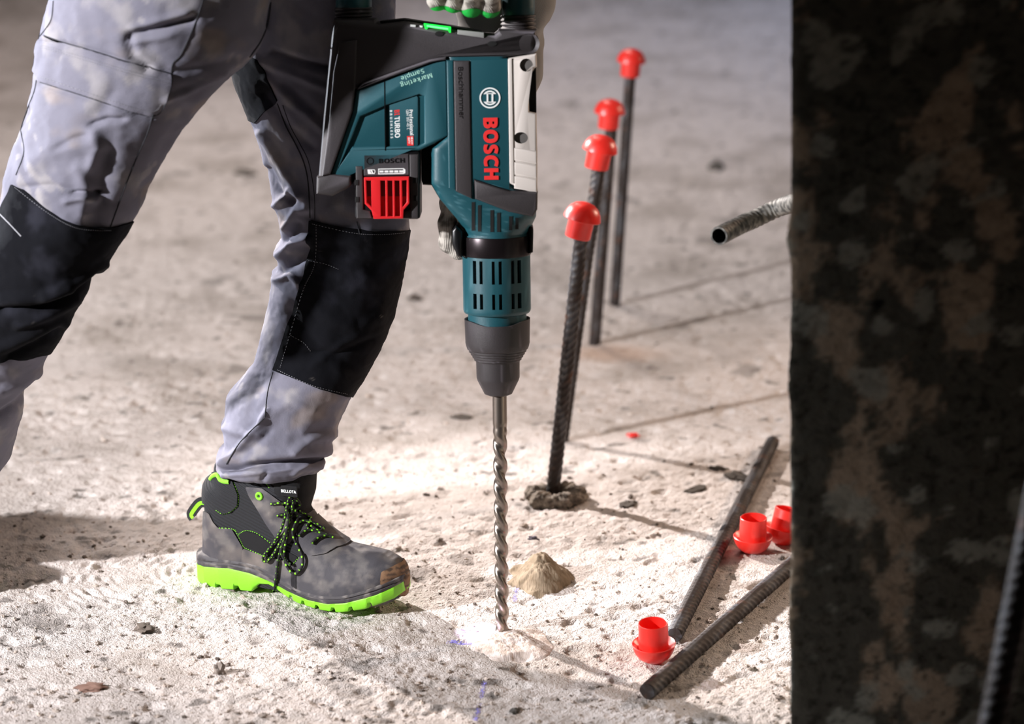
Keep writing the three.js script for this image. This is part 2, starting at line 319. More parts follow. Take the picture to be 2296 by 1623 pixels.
// photograph pixel to the tool's own side plane (u along its height, v along its axis) at offset n
function side(px, py, n = 0) { const d = ray(px, py).transformDirection(hInv), t = (n - hCam.z) / d.z; return [hCam.x + d.x * t, hCam.y + d.y * t]; }
const shapeOf = (pts, n, holes = []) => { const s = new THREE.Shape(pts.map((p) => new THREE.Vector2(...side(p[0], p[1], n)))); for (const h of holes) s.holes.push(new THREE.Path(h.map((p) => new THREE.Vector2(...side(p[0], p[1], n))))); return s; };
const ring = (cx, cy, r, n = 20, ry = r) => Array.from({ length: n }, (_, i) => [cx + r * Math.cos(i / n * 2 * Math.PI), cy + ry * Math.sin(i / n * 2 * Math.PI)]);
// plate with the outline pts: from depth n0 to its face at n1, edges eased by b (bs = how far the bevel runs in)
function plate(pts, n0, n1, b = 0.002, holes = [], bs = b, seg = 3) {
  const g = new THREE.ExtrudeGeometry(shapeOf(pts, n1, holes), { depth: n1 - n0 - (b ? 2 * b : 0), bevelEnabled: b > 0, bevelThickness: b, bevelSize: bs, bevelOffset: -bs, bevelSegments: seg, curveSegments: 12 });
  g.translate(0, 0, n0 + b); return metricUV(toCreasedNormals(g, 0.6));
}
const tealC = lin('#164851'), tealScuff = lin('#47727c');
const tealPaint = (g) => paint(g, (p) => mix3(tealC, tealScuff, 0.4 * smooth(0.15, 0.6, fbm(p.x * 22 + 3, p.y * 22, p.z * 22, 4)) + 0.5 * smooth(0.62, 0.75, noise3(p.x * 60, p.y * 160, p.z * 60))));
const rubC = lin('#2d292a'), rubDust = lin('#8d8790');
const rubPaint = (g, k = 1) => paint(g, (p) => mix3(rubC, rubDust, k * (0.03 + 0.13 * smooth(0.05, 0.6, fbm(p.x * 18 + 9, p.y * 18, p.z * 18, 4)) + 0.5 * smooth(0.66, 0.8, noise3(p.x * 90, p.y * 130, p.z * 90)))));
const AX = (py) => side(1112, py, 0)[1];             // height on the axis at a row of the photograph
const RAD = (pw) => pw / 1640 / 2;                   // radius from a width in pixels
{
  // main housing: box above that rounds into the barrel
  const st = [[124, 1000, 1140, 8], [200, 1000, 1144, 8], [300, 1000, 1146, 8], [326, 968, 1148, 7], [405, 966, 1150, 6], [440, 986, 1203, 5], [484, 1022, 1202, 3.4], [506, 1037, 1192, 2.4], [520, 1040, 1186, 2], [536, 1040, 1186, 2]];
  const rows = []; for (let i = 0; i < st.length - 1; i++) for (let k = 0; k < 8; k++) rows.push(st[i].map((a, q) => mix(a, st[i + 1][q], k / 8))); rows.push(st.at(-1));
  const g = capped(96, rows.length - 1, (u, v, i, j) => {
    const [py, x0, x1, e] = rows[j], L = side(x0, py, 0), R = side(x1, py, 0), a = u * 2 * Math.PI, hw = (R[0] - L[0]) / 2, c = Math.cos(a), s = Math.sin(a), hd = mix(0.0462, 0.049, smooth(2, 5, e));
    return V3((L[0] + R[0]) / 2 + Math.sign(c) * Math.abs(c) ** (2 / e) * hw, (L[1] + R[1]) / 2, -Math.sign(s) * Math.abs(s) ** (2 / e) * hd);
  });
  mesh('housing', metricUV(tealPaint(toCreasedNormals(g, 0.5))), M.teal, hammer);
  // the flat logo side of the housing, standing slightly proud
  mesh('logo_panel', tealPaint(plate([[1053, 134], [1139, 131], [1143, 424], [1064, 402], [1059, 440], [1054, 440]], 0.03, 0.0505, 0.0015)), M.teal, hammer);
  mesh('side_rail', tealPaint(plate([[1001, 135], [1017, 135], [1022, 428], [1006, 422], [1004, 305]], 0.03, 0.051, 0.002)), M.teal, hammer);
  mesh('rubber_strip', rubPaint(plate([[1017, 136], [1053, 136], [1058, 446], [1022, 429]], 0.03, 0.0522, 0.002), 0.7), M.rubber, hammer);
  mesh('rubber_band', rubPaint(plate([[1063, 402], [1142, 427], [1143, 428], [1206, 430], [1205, 470], [1196, 487], [1141, 476], [1065, 447]], -0.05, 0.0545, 0.006, [], 0.003), 0.8), M.rubber, hammer);
  // pale grip panel on the front of the tool
  const pan = mesh('side_panel', plate([[1139, 131], [1203, 120], [1204, 150], [1184, 163], [1187, 250], [1203, 254], [1205, 340], [1205, 432], [1200, 437], [1142, 412]], -0.05, 0.0515, 0.005, [ring(1180, 146, 20), ring(1168, 309, 21, 20, 18)], 0.003), M.white, hammer);
  for (const [a, b] of [[345, 352], [377, 384], [408, 415]]) mesh('grip_rib', plate([[1153, a - 14], [1203, a - 6], [1204, b + 16], [1153, b + 8]], 0.04, 0.0528, 0.0012, [], 0.003), M.white, pan);
  mesh('panel_edge', plate([[1139, 133], [1148, 131], [1153, 412], [1143, 409]], 0.04, 0.0528, 0.001), M.white, pan);
  mesh('recess', plate([[1180, 158], [1202, 150], [1203, 256], [1183, 250]], -0.045, 0.042, 0.001), M.hole, hammer);
  for (const [x, y] of [[1180, 146], [1168, 309]]) mesh('socket', plate(ring(x, y, 21), 0.03, 0.0482, 0.001), std({ color: 0x5d5a57, roughness: 0.6 }), pan);
  // vents in the tapering neck: dark slots that follow its surface, each with a pale moulded edge
  const neckZ = (px, py) => { let k = 0; while (k < st.length - 2 && py > st[k + 1][0]) k++; const t = (py - st[k][0]) / (st[k + 1][0] - st[k][0]), s = st[k].map((a, q) => mix(a, st[k + 1][q], t)); const w = clamp(Math.abs((px - (s[1] + s[2]) / 2) / ((s[2] - s[1]) / 2)), 0, 0.99), e = s[3]; return mix(0.0462, 0.049, smooth(2, 5, e)) * (1 - w ** e) ** (1 / e); };
  for (const [x, y0, y1] of [[1061, 453, 517], [1075, 460, 519], [1103, 471, 520], [1118, 477, 520], [1145, 485, 516], [1159, 488, 514]]) {
    const slot = (h, e, lift, seg = 12) => grid(2, seg, (u, v) => {
      const py = mix(y0 - e, y1 + e, v), px = x + h * (u * 2 - 1); let z = 0.045, q;
      for (let k = 0; k < 5; k++) { q = side(px, py, z); const r = py + (q[1] - AX(py)) / (AX(py + 1) - AX(py)); z = neckZ(1112 + (q[0] - side(1112, r, 0)[0]) * 1640, r) + lift; }
      return V3(q[0], q[1], z); });
    const v = mesh('vent', slot(3.6, 0, 0.0006), M.hole, hammer); mesh('vent_rim', tealPaint(slot(4.8, 1.2, 0.0003)), M.teal, v);
  }
}
{
  // grip block: recessed field, raised frame around it
  const outer = [[799, 202], [862, 179], [968, 140], [1001, 134], [1004, 305], [968, 325], [940, 338], [787, 341], [787, 396], [741, 392], [789, 253]];
  mesh('grip_block', tealPaint(plate(outer, -0.038, 0.0422, 0.002)), M.teal, hammer);
  mesh('grip_frame', tealPaint(plate(outer, 0.03, 0.0462, 0.004, [[[808, 262], [868, 236], [940, 212], [951, 216], [951, 320], [936, 327], [790, 329], [758, 378], [793, 302]].reverse()], 0.002)), M.teal, hammer);
  mesh('label_plate', tealPaint(plate([[868, 236], [934, 214], [938, 218], [938, 328], [934, 331], [870, 331]], 0.03, 0.0438, 0.0012)), M.teal, hammer);
  mesh('parting_line', plate([[861, 182], [863, 181], [865, 338], [863, 338]], 0.03, 0.0466, 0), M.black, hammer);
}
{
  // black D-handle frame around and above the grip block, closed above the picture by the hand bar
  const out = [[748, 42], [745, 60], [735, 160], [725, 260], [713, 400], [710, 432], [745, 438], [782, 420], [787, 396], [741, 392], [789, 253], [799, 202], [862, 179], [968, 140], [1001, 134], [1139, 130], [1198, 121], [1204, 100], [1203, 68], [1118, 66], [1116, 70], [1108, 77], [1085, 76], [1020, 68], [945, 54], [905, 48], [853, 54], [843, 50], [840, 43]];
  const g = plate(out, -0.036, 0.0475, 0.011, [ring(773, 77, 10), ring(1187, 98, 10)], 0.0075, 2);
  const fr = mesh('handle_frame', rubPaint(g), M.rubber, hammer);
  mesh('frame_spine', rubPaint(plate([[762, 95], [800, 90], [796, 196], [790, 250], [741, 390], [722, 395], [738, 270], [748, 160]], 0.02, 0.0505, 0.002, [], 0.003), 0.7), M.rubber, fr);
  mesh('frame_lip', rubPaint(plate([[801, 201], [812, 186], [962, 134], [1000, 127], [1001, 134], [968, 139], [862, 178]], 0.03, 0.0505, 0.0025), 4), M.rubber, fr);
  for (const [x, y] of [[773, 77], [1187, 98]]) mesh('screw_hole', plate(ring(x, y, 12), -0.03, 0.038, 0.001), M.hole, fr);
  for (const [x, y, w] of [[985, 76, 10], [1104, 98, 11]]) mesh('screw_pocket', plate(ring(x, y, w, 16, 6), 0.03, 0.0482, 0.0003), M.hole, fr);
  mesh('foot_bumper', rubPaint(plate([[710, 396], [741, 390], [787, 394], [788, 414], [782, 421], [745, 440], [709, 435]], -0.033, 0.0488, 0.004), 0.5), M.rubber, hammer);
  const post = (x0, x1, rows, name) => {
    const pts = rows.map(([py, k]) => { const a = side(x0, py, 0), b = side(x1, py, 0); return [a[1], (b[0] - a[0]) / 2 * k, (a[0] + b[0]) / 2]; });
    return metricUV(capped(40, pts.length - 1, (u, v, i, j) => { const a = u * 2 * Math.PI; return V3(pts[j][2] + pts[j][1] * Math.cos(a), pts[j][0], 0.004 - 0.025 * pts[j][1] / pts[0][1] * Math.sin(a)); }));
  };
  mesh('grip_post', tealPaint(post(753, 834, [[-120, 1], [-60, 1], [-20, 1], [5, 1.0], [17, 0.99], [18, 0.9]], 'post')), M.teal, hammer);
  mesh('grip_post', tealPaint(post(1127, 1199, [[-120, 1], [-60, 1], [-20, 1], [18, 1.0], [34, 0.97], [36, 0.9]], 'post')), M.teal, hammer);
  const rings = (y0, y1, n) => { const r = []; for (let i = 0; i <= n * 8; i++) r.push([mix(y0, y1, i / n / 8), 0.97 + 0.05 * Math.sin(i / 8 * 2 * Math.PI)]); return r; };
  mesh('damper_bellows', rubPaint(post(752, 836, rings(17, 42, 3)), 0.7), M.rubber, hammer);
  mesh('damper_bellows', rubPaint(post(1123, 1201, rings(34, 70, 4)), 0.4), M.rubber, hammer);
  const bar = [side(753, -95, 0), side(1199, -95, 0)];
  const bg = new THREE.CapsuleGeometry(0.019, bar[1][0] - bar[0][0] - 0.01, 8, 20); bg.rotateZ(Math.PI / 2); bg.translate((bar[0][0] + bar[1][0]) / 2, bar[0][1], 0);
  mesh('hand_bar', rubPaint(metricUV(bg)), M.rubber, hammer);
  // display on the upper edge of the frame
  mesh('display_panel', plate([[852, 47], [905, 42], [1012, 58], [1080, 70], [1080, 78], [1015, 68], [905, 50], [853, 55]], -0.02, 0.026, 0.001), M.black, hammer);
  mesh('status_light', plate([[950, 53], [1010, 61], [1011, 73], [1007, 73], [1005, 68], [960, 61], [957, 66], [953, 65]], 0.02, 0.0475, 0.0006), M.led, hammer);
  mesh('status_light_lens', plate([[957, 56], [1005, 63], [1005, 67], [957, 60]], 0.02, 0.0482, 0.0004), M.ledWhite && std({ color: 0x30c050, emissive: 0x60ff80, emissiveIntensity: 2 }), hammer);
  mesh('display_key', plate([[920, 55], [932, 56], [932, 61], [920, 60]], 0.02, 0.0472, 0.0004), M.print, hammer);
  mesh('display_key', plate([[941, 57], [948, 58], [947, 62], [942, 61]], 0.02, 0.0472, 0.0004), M.print, hammer);
  mesh('info_plate', plate([[1026, 67], [1085, 73], [1085, 85], [1026, 77]], 0.02, 0.0472, 0.0005), std({ color: 0x8f918e, roughness: 0.5 }), hammer);
}
{
  // battery pack with the red release latch
  const bat = mesh('battery_pack', plate([[796, 342], [806, 340], [938, 338], [941, 345], [941, 489], [936, 492], [800, 491], [796, 486]], -0.042, 0.045, 0.004), M.black, hammer);
  mesh('battery_face', rubPaint(plate([[815, 347], [916, 345], [917, 392], [816, 394]], 0.03, 0.0462, 0.001), 0.5), M.rubber, bat);
  mesh('battery_cheek', rubPaint(plate([[797, 372], [813, 372], [815, 470], [830, 474], [834, 490], [800, 490]], 0.03, 0.0468, 0.0015), 0.25), M.rubber, bat);
  mesh('battery_cheek', rubPaint(plate([[938, 346], [918, 346], [920, 470], [906, 474], [906, 490], [938, 490]], 0.03, 0.0468, 0.0015), 0.25), M.rubber, bat);
  for (const [x, y] of [[800, 409], [801, 447], [931, 404], [932, 444]]) mesh('battery_slot', plate([[x - 5, y - 6], [x + 5, y - 6], [x + 5, y + 7], [x - 5, y + 7]], 0.03, 0.0475, 0.001), M.hole, bat);
  const outer = [[816, 398], [917, 396], [918, 456], [905, 471], [904, 490], [838, 491], [833, 472], [818, 457]];
  const slots = [[821, 832, 1], [837, 848], [853, 864], [869, 880], [885, 896], [901.5, 912, 2]].map(([a, b, k]) => (k === 1 ? [[a, 405], [b, 405], [b + 1, 464], [a + 2, 454]] : k === 2 ? [[a, 405], [b, 404], [b, 453], [a + 1, 465]] : [[a, 405], [b, 405], [b + 1, 485], [a + 1, 485]]));
  const latch = mesh('release_latch', plate(outer, 0.03, 0.0525, 0.0008, slots.map((s) => s.slice().reverse())), M.red, bat);
  mesh('latch_bed', plate(outer.map(([x, y]) => [x + (x < 867 ? 2 : -2), y + (y < 430 ? 2 : -1)]), 0.03, 0.0468, 0.0003), std({ color: 0xa3141a, roughness: 0.45 }), bat);
  for (const s of slots) mesh('latch_groove', plate([s[0], s[1], [s[1][0], 440], [s[0][0], 440]], 0.03, 0.0472, 0.0003), std({ color: 0x4a080c, roughness: 0.6 }), latch);
  // charge indicator
  const ind = [[848, 378], [905, 377], [909, 380], [909, 388], [905, 390], [848, 391]];
  mesh('charge_indicator', plate(ind, 0.03, 0.0467, 0, [[[850, 380], [904, 379], [904, 388], [850, 389]].reverse()]), M.print, bat);
  for (let k = 0; k < 5; k++) mesh('charge_bar', plate([[851 + k * 11, 382.4 - k * 0.12], [860 + k * 11, 382.3 - k * 0.12], [860 + k * 11, 386.6], [851 + k * 11, 386.8]], 0.03, 0.0467, 0), M.print, bat);
  mesh('charge_symbol', plate([[824, 380], [840, 380], [842, 384], [840, 390], [825, 390]], 0.03, 0.0467, 0, [[[834, 381.5], [839, 381.5], [840.5, 384], [839, 388.5], [837.5, 388.5]].reverse(), [[829, 382], [830.4, 382], [834.4, 388.5], [833, 388.5]].reverse()]), M.print, bat);
  mesh('battery_guard', plate([[944, 338], [967, 326], [968, 416], [948, 415], [945, 405]], -0.03, 0.03, 0.003), M.black, hammer);
}
{
  // barrel with real slots, clamp ring, chuck, bit
  const R = RAD(150), ri = R - 0.004, vs = [703, 684, 636, 586, 530].map(AX); // rows
  const slotA = []; for (const [x0, x1] of [[1060.5, 1068], [1075, 1082], [1102, 1108.5], [1117, 1124.5], [1144.5, 1151], [1158, 1166]]) slotA.push([Math.asin((x0 - 1112) / 75), Math.asin((x1 - 1112) / 75)]);
  const all = [...slotA, ...slotA.map(([a, b]) => [Math.PI - b, Math.PI - a])].sort((p, q) => p[0] - q[0]);
  const angs = [-Math.PI / 2]; for (const [a, b] of all) { let last = angs.at(-1); while (a - last > 0.16) { last += 0.12; angs.push(last); } angs.push(a, (a + b) / 2, b); } while (angs.at(-1) < Math.PI * 1.5 - 0.16) angs.push(angs.at(-1) + 0.12);
  const na = angs.length, isSlot = (i) => { const m = (angs[i] + (angs[i + 1] ?? Math.PI * 1.5)) / 2; return all.some(([a, b]) => m > a && m < b); };
  const vr = [[702, 0.965], [699, 0.99], [694, 1], [AXROW(694), 1]].slice(0, 3); function AXROW(x) { return x; }
  const rowsV = [[700, 0.955], [697, 0.985], [692, 1], [684, 1], [650, 1], [628, 1], [577, 1], [570, 1], [545, 1], [533, 1], [524, 1]];
  const slotRow = (y0, y1) => (y0 <= 684 && y1 >= 650) || (y0 <= 628 && y1 >= 577);
  const pos = [], P = (a, y, r) => [r * Math.sin(a), AX(y), r * Math.cos(a)], quad = (a, b, c, d) => pos.push(...a, ...b, ...c, ...a, ...c, ...d);
  for (let j = 0; j < rowsV.length - 1; j++) for (let i = 0; i < na; i++) {
    const a0 = angs[i], a1 = angs[i + 1] ?? Math.PI * 1.5, [y0, k0] = rowsV[j], [y1, k1] = rowsV[j + 1];
    const hole = isSlot(i) && slotRow(y0, y1);
    if (!hole) quad(P(a0, y0, R * k0), P(a1, y0, R * k0), P(a1, y1, R * k1), P(a0, y1, R * k1));
    else {
      if (!isSlot(i - 1)) quad(P(a0, y0, ri), P(a0, y0, R), P(a0, y1, R), P(a0, y1, ri));
      if (!isSlot(i + 1)) quad(P(a1, y0, R), P(a1, y0, ri), P(a1, y1, ri), P(a1, y1, R));
      quad(P(a0, y0, ri), P(a1, y0, ri), P(a1, y0, R), P(a0, y0, R)); quad(P(a0, y1, R), P(a1, y1, R), P(a1, y1, ri), P(a0, y1, ri));
    }
  }
  let g = new THREE.BufferGeometry(); g.setAttribute('position', new THREE.Float32BufferAttribute(pos, 3)); g = mergeVertices(g, 1e-5); g.computeVertexNormals(); g = toCreasedNormals(g, 0.5);
  const barrel = mesh('barrel', tealPaint(metricUV(g)), M.teal, hammer);
  const lathe = (rows, seg = 64) => { const l = new THREE.LatheGeometry(rows.map(([w, y]) => new THREE.Vector2(RAD(w), AX(y))), seg); return metricUV(toCreasedNormals(l, 0.55)); };
  mesh('gear_core', lathe([[0, 720], [126, 720], [126, 520], [0, 520]]), std({ color: 0x2c2622, roughness: 0.5, metalness: 0.4 }), barrel);
  mesh('barrel_neck', tealPaint(lathe([[0, 745], [130, 745], [130, 702], [143, 698], [0, 690]])), M.teal, hammer);
  mesh('clamp_ring', lathe([[150, 571], [153, 570], [155, 567], [155, 530], [153, 527], [150, 526]]), M.clamp, hammer);
  const ck = [[0, 884], [44, 886], [62, 882], [70, 874], [92, 852], [96, 846], [97, 812]];
  for (let k = 0; k < 5; k++) ck.push([99 + k * 7.4, 808 - k * 6.2], [105.5 + k * 7.4, 806 - k * 6.2]);
  ck.push([139, 776], [143, 768], [145, 730], [146, 722], [138, 722], [134, 745], [0, 745]);
  const gk = lathe(ck, 72), p = gk.attributes.position;
  for (let i = 0; i < p.count; i++) { const r = Math.hypot(p.getX(i), p.getZ(i)), y = p.getY(i), t = smooth(AX(745), AX(722), y); if (r > RAD(130)) p.setY(i, y + t * 0.005 * smooth(0.3, 0.9, Math.abs(p.getX(i)) / r)); }
  mesh('drill_chuck', rubPaint(gk, 0.5), M.rubber, hammer);
  // side-handle clamp: black cheeks left and right, handle stub behind
  mesh('clamp_cheek', plate([[1013, 518], [1022, 506], [1037, 520], [1038, 574], [1035, 579], [1026, 577], [1014, 549]], -0.03, 0.03, 0.005), M.rubber2 ?? M.black, hammer);
  mesh('clamp_cheek', plate([[1186, 507], [1194, 508], [1196, 515], [1195, 566], [1187, 569]], -0.022, 0.022, 0.002), M.black, hammer);
  const sh = new THREE.CylinderGeometry(0.016, 0.018, 0.13, 24); sh.rotateX(Math.PI / 2); const s0 = side(1024, 540, 0); sh.translate(s0[0] - 0.004, s0[1], -0.095); mesh('side_handle', rubPaint(metricUV(sh)), M.rubber, hammer);
  // bit: two-flute helix
  const top = AX(878), bot = -0.012, bc = side(1120, 885, 0)[0];
  const bit = grid(64, 420, (u, v) => {
    const y = mix(bot, top, v), a = u * 2 * Math.PI, fl = 1 - smooth(AX(985) - 0.006, AX(985) + 0.012, y), ph = 2 * a + y * 2 * Math.PI / 0.0295;
    const land = smooth(-1, 1, Math.cos(ph)); let r = 0.0098 * (1 - fl * 0.34 * (1 - land));
    r *= 1 - 0.05 * Math.exp(-(((y - AX(957)) / 0.004) ** 2));
    if (y < 0.004) r *= mix(0.75, 1, smooth(bot, 0.004, y));
    const cx = mix(side(1126, 1419, 0)[0], bc, y / top);
    return V3(cx + r * Math.cos(a), y, -r * Math.sin(a));
  }, true);
  mesh('drill_bit', metricUV(bit), M.steel, hammer);
}
// lettering
const bold = await new FontLoader().loadAsync('fonts/droid/droid_sans_bold.typeface.json');
const regular = await new FontLoader().loadAsync('fonts/droid/droid_sans_regular.typeface.json');
function lettering(str, font, p0, p1, capPx, n, rise, mat, parent, opt = {}) {
  const a = side(...p0, n), b = side(...p1, n), len = Math.hypot(b[0] - a[0], b[1] - a[1]), ang = Math.atan2(b[1] - a[1], b[0] - a[0]);
  const list = []; let x = 0;
  for (const ch of str) { if (ch === ' ') { x += 0.45 + (opt.gap ?? 0); continue; } const g = new TextGeometry(ch, { font, size: 1, depth: 1, curveSegments: 5, bevelEnabled: !!opt.fat, bevelThickness: 0.02, bevelSize: opt.fat ?? 0, bevelSegments: 1 }); g.computeBoundingBox(); g.translate(x - g.boundingBox.min.x, 0, 0); x += g.boundingBox.max.x - g.boundingBox.min.x + 0.1 + (opt.gap ?? 0); list.push(g); }
  const g = merge(list); g.computeBoundingBox(); const cap = opt.cap ?? 0.98;
  g.translate(-g.boundingBox.min.x, 0, 0);
  if (opt.slant) g.applyMatrix4(new THREE.Matrix4().makeShear(0, 0, opt.slant, 0, 0, 0));
  g.scale(len / (g.boundingBox.max.x - g.boundingBox.min.x), capPx / 1640 / cap, rise);
  g.rotateZ(ang); g.translate(a[0], a[1], n - 0.0002);
  const m = mesh('lettering', g, mat, parent); return m;
}
lettering('BOSCH', bold, [1084.5, 264], [1087, 403], 28.5, 0.0505, 0.0014, M.redPrint, hammer, { fat: 0.035 });
lettering('Boschhammer', regular, [1027, 150], [1030, 266], 10, 0.0522, 0.0006, std({ color: 0x171415, roughness: 0.4 }), hammer, {});
lettering('Marketing', regular, [967, 164], [897, 187], 9.3, 0.0462, 0.0003, M.mint, hammer, { gap: 0.12 });
lettering('Sample', regular, [949, 154], [898, 172], 9, 0.0462, 0.0003, M.mint, hammer, { gap: 0.12 });
lettering('Professional', bold, [917.5, 246], [919.5, 303], 7.5, 0.0438, 0.0003, M.print, hammer);
lettering('GBH 18V-45 C', regular, [910.5, 246], [912.5, 291], 5.4, 0.0438, 0.0003, M.print, hammer);
lettering('BI', bold, [884, 247], [884.5, 260], 11, 0.0438, 0.0003, M.redPrint, hammer, { slant: -0.12 });
lettering('TURBO', bold, [884.5, 262], [885.5, 310], 11, 0.0438, 0.0003, M.print, hammer, { slant: -0.12 });
lettering('BRUSHLESS', bold, [874, 247], [876, 310], 5, 0.0438, 0.0003, M.print, hammer, { gap: 0.45 });
mesh('label_badge', plate([[912.5, 305], [927, 305], [927.5, 326], [913, 326.5]], 0.03, 0.0442, 0), M.redPrint, hammer);
lettering('HEAVY', bold, [921, 307], [921.4, 324], 4.4, 0.0442, 0.0003, M.print, hammer);
lettering('DUTY', bold, [914.6, 308.5], [915, 322], 4.4, 0.0442, 0.0003, M.print, hammer);
lettering('BOSCH', bold, [850, 366], [908, 364.5], 9.5, 0.0462, 0.0005, M.black, hammer, { fat: 0.02 });
mesh('battery_emblem', plate(ring(830, 361, 8), 0.03, 0.0465, 0, [ring(830, 361, 6.4).reverse()]), M.black, hammer);
{ // round maker's emblem
  const c = [1098.5, 219.5], pl = (pts, holes) => plate(pts, 0.04, 0.0512, 0, holes);
  const arc = (r, a0, a1, n = 10) => Array.from({ length: n + 1 }, (_, i) => { const a = mix(a0, a1, i / n); return [c[0] + r * Math.cos(a), c[1] + r * Math.sin(a)]; });
  const seg = (s) => [...arc(16.5, s * 2.62, s * 0.52), [c[0] + 13.5, c[1] + s * 8.6], [c[0] - 13.5, c[1] + s * 8.6]];
  const inner = (s) => arc(13, s * 2.45, s * 0.69).concat([[c[0] + 10, c[1] + s * 10.4], [c[0] - 10, c[1] + s * 10.4]]);
  mesh('emblem', [pl(ring(...c, 23.5, 40), [ring(...c, 20.3, 40).reverse()]), pl(seg(1), [inner(1).reverse()]), pl(seg(-1), [inner(-1).reverse()]), pl([[c[0] - 7.5, c[1] - 9], [c[0] - 3.6, c[1] - 9], [c[0] - 3.6, c[1] + 9], [c[0] - 7.5, c[1] + 9]]), pl([[c[0] + 3.6, c[1] - 9], [c[0] + 7.5, c[1] - 9], [c[0] + 7.5, c[1] + 9], [c[0] + 3.6, c[1] + 9]])], M.print, hammer);
}

// ───────────────────────── reinforcing bars and their caps ─────────────────────────
const rustC = lin('#2a211d'), steelC = lin('#4b4d52'), paleC = lin('#7b7570');
function rebarGeo(len, r = 0.0106) {
  const nv = Math.round(len / 0.0016), g = capped(40, nv, (u, v, i, j) => {
    const a = u * 2 * Math.PI, y = v * len, s = Math.sin(a), half = s > 0 ? 1 : -1;
    const ph = (y + half * 0.0016 - Math.cos(a) * 0.011 * half) / 0.0125, f = Math.abs(ph - Math.round(ph));
    const rib = smooth(0.3, 0.12, f) * smooth(0.12, 0.5, Math.abs(s)), long = smooth(0.2, 0.06, Math.abs(s));
    let R = r + 0.001 * Math.max(rib, long); if (j === 0 || j === nv) R *= 0.9;
    return V3(R * Math.cos(a), y, R * Math.sin(a));
  });
  paint(g, (p) => { const n = fbm(p.x * 60, p.y * 14, p.z * 60 + len * 9, 3); let c = mix3(rustC, steelC, smooth(-0.1, 0.4, n) * 0.7); const R = Math.hypot(p.x, p.z); c = mix3(c, paleC, 0.35 * smooth(r + 0.0005, r + 0.001, R) * smooth(-0.3, 0.3, n)); return mix3(c, lin('#5a3a28'), 0.6 * smooth(0.2, 0.5, fbm(p.x * 30 + 5, p.y * 25, p.z * 30, 2))); });
  return metricUV(g);
}
function capGeo() {
  const pts = [[0.0001, 0], [0.008, -0.0006], [0.016, -0.0034], [0.0225, -0.0088], [0.0268, -0.016], [0.0293, -0.0245], [0.0296, -0.0262], [0.0288, -0.027], [0.0268, -0.0258], [0.0232, -0.0205], [0.0206, -0.0185], [0.0202, -0.026], [0.0199, -0.056], [0.0192, -0.0568], [0.0182, -0.0562], [0.018, -0.022], [0.0166, -0.0135], [0.0001, -0.0085]];
  return toCreasedNormals(new THREE.LatheGeometry(pts.map((p) => new THREE.Vector2(...p)), 56), 0.7);
}
const capShape = capGeo();
const UP = V3(0, 1, 0);
function makeCap(label, at, dir) { const c = mesh('rebar_protector', capShape, M.cap); tag(c, label, 'safety cap', 'red mushroom caps for steel bars'); c.position.copy(at); c.quaternion.setFromUnitVectors(UP, dir.clone().normalize()); return c; }
function standing(i, basePx, topPx, apexPx, label, capLabel, extra) {
  const b = ground(...basePx), t = atZ(...topPx, b.z), d = t.clone().sub(b), len = d.length(), apex = atZ(...apexPx, b.z + 0.005);
  const m = mesh('rebar', rebarGeo(len + 0.03), M.rebar); tag(m, label, 'steel bar', 'steel bars standing upright in the floor');
  m.quaternion.setFromUnitVectors(UP, d.normalize()); m.rotateY(0.5 + i * 1.3); m.position.copy(b).addScaledVector(d, -0.02);
  makeCap(capLabel, apex, d.clone().add(V3(extra[0], 0, extra[1])));
}
standing(0, [1238, 1117], [1304, 520], [1314, 454], 'front standing ribbed steel bar set in a ring of crumbled concrete', 'red cap on the front standing bar, lowest in the row', [0.13, 0.02]);
standing(1, [1260, 988], [1343, 372], [1352, 303], 'second standing steel bar, mostly hidden behind the front one', 'red cap on the second standing bar of the row', [0.06, 0.03]);
standing(2, [1333, 774], [1371, 285], [1369, 222], 'third standing steel bar with a rust stain at its foot', 'red cap on the third standing bar of the row', [0, 0.05]);
standing(3, [1378, 684], [1413, 172], [1418, 109], 'rearmost standing steel bar with a long shadow at its foot', 'red cap on the rearmost standing bar, highest in the row', [0.02, 0.05]);
function lying(p0, p1, label) {
  const a = ground(...p0, 0.012), b = ground(...p1, 0.012), d = b.clone().sub(a), m = mesh('rebar', rebarGeo(d.length(), 0.0106), M.rebar);
  tag(m, label, 'steel bar', 'steel bars lying on the floor'); m.position.copy(a); m.quaternion.setFromUnitVectors(UP, d.normalize()); m.rotateY(1.2); return m;
}
lying([1512, 1424], [1733, 990], 'steel bar lying with its far end free, between the loose red caps');
lying([1451, 1551], [1905, 1152], 'steel bar lying nearest, cut grey end towards the viewer');
{
  const drop = (px, py, label, tilt, lift = 0.0) => { const d = V3(tilt[0], -1, tilt[1]).normalize(), g = ground(px, py); return makeCap(label, V3(g.x, lift, g.z), d); };
  drop(1467, 1482, 'loose red cap lying upside down beside the cut end of the bar', [0.05, -0.06]);
  drop(1687, 1238, 'loose red cap lying upside down between the two lying bars', [0.0, -0.04]);
  drop(1748, 1220, 'loose red cap tipped over, partly hidden by the dark pillar', [-0.22, 0.1]);
}
{ // bar leaning close in front of the pillar
  const p = atDepth(2222, 1640, 2.32), q = atDepth(2330, 1100, 2.32), d = q.clone().sub(p).normalize(), a = p.clone().addScaledVector(d, -p.y / d.y);
  const m = mesh('rebar', rebarGeo(1.1, 0.0125), M.rebar); tag(m, 'blurred ribbed steel bar leaning close in front of the dark pillar', 'steel bar'); m.position.copy(a); m.quaternion.setFromUnitVectors(UP, d);
}
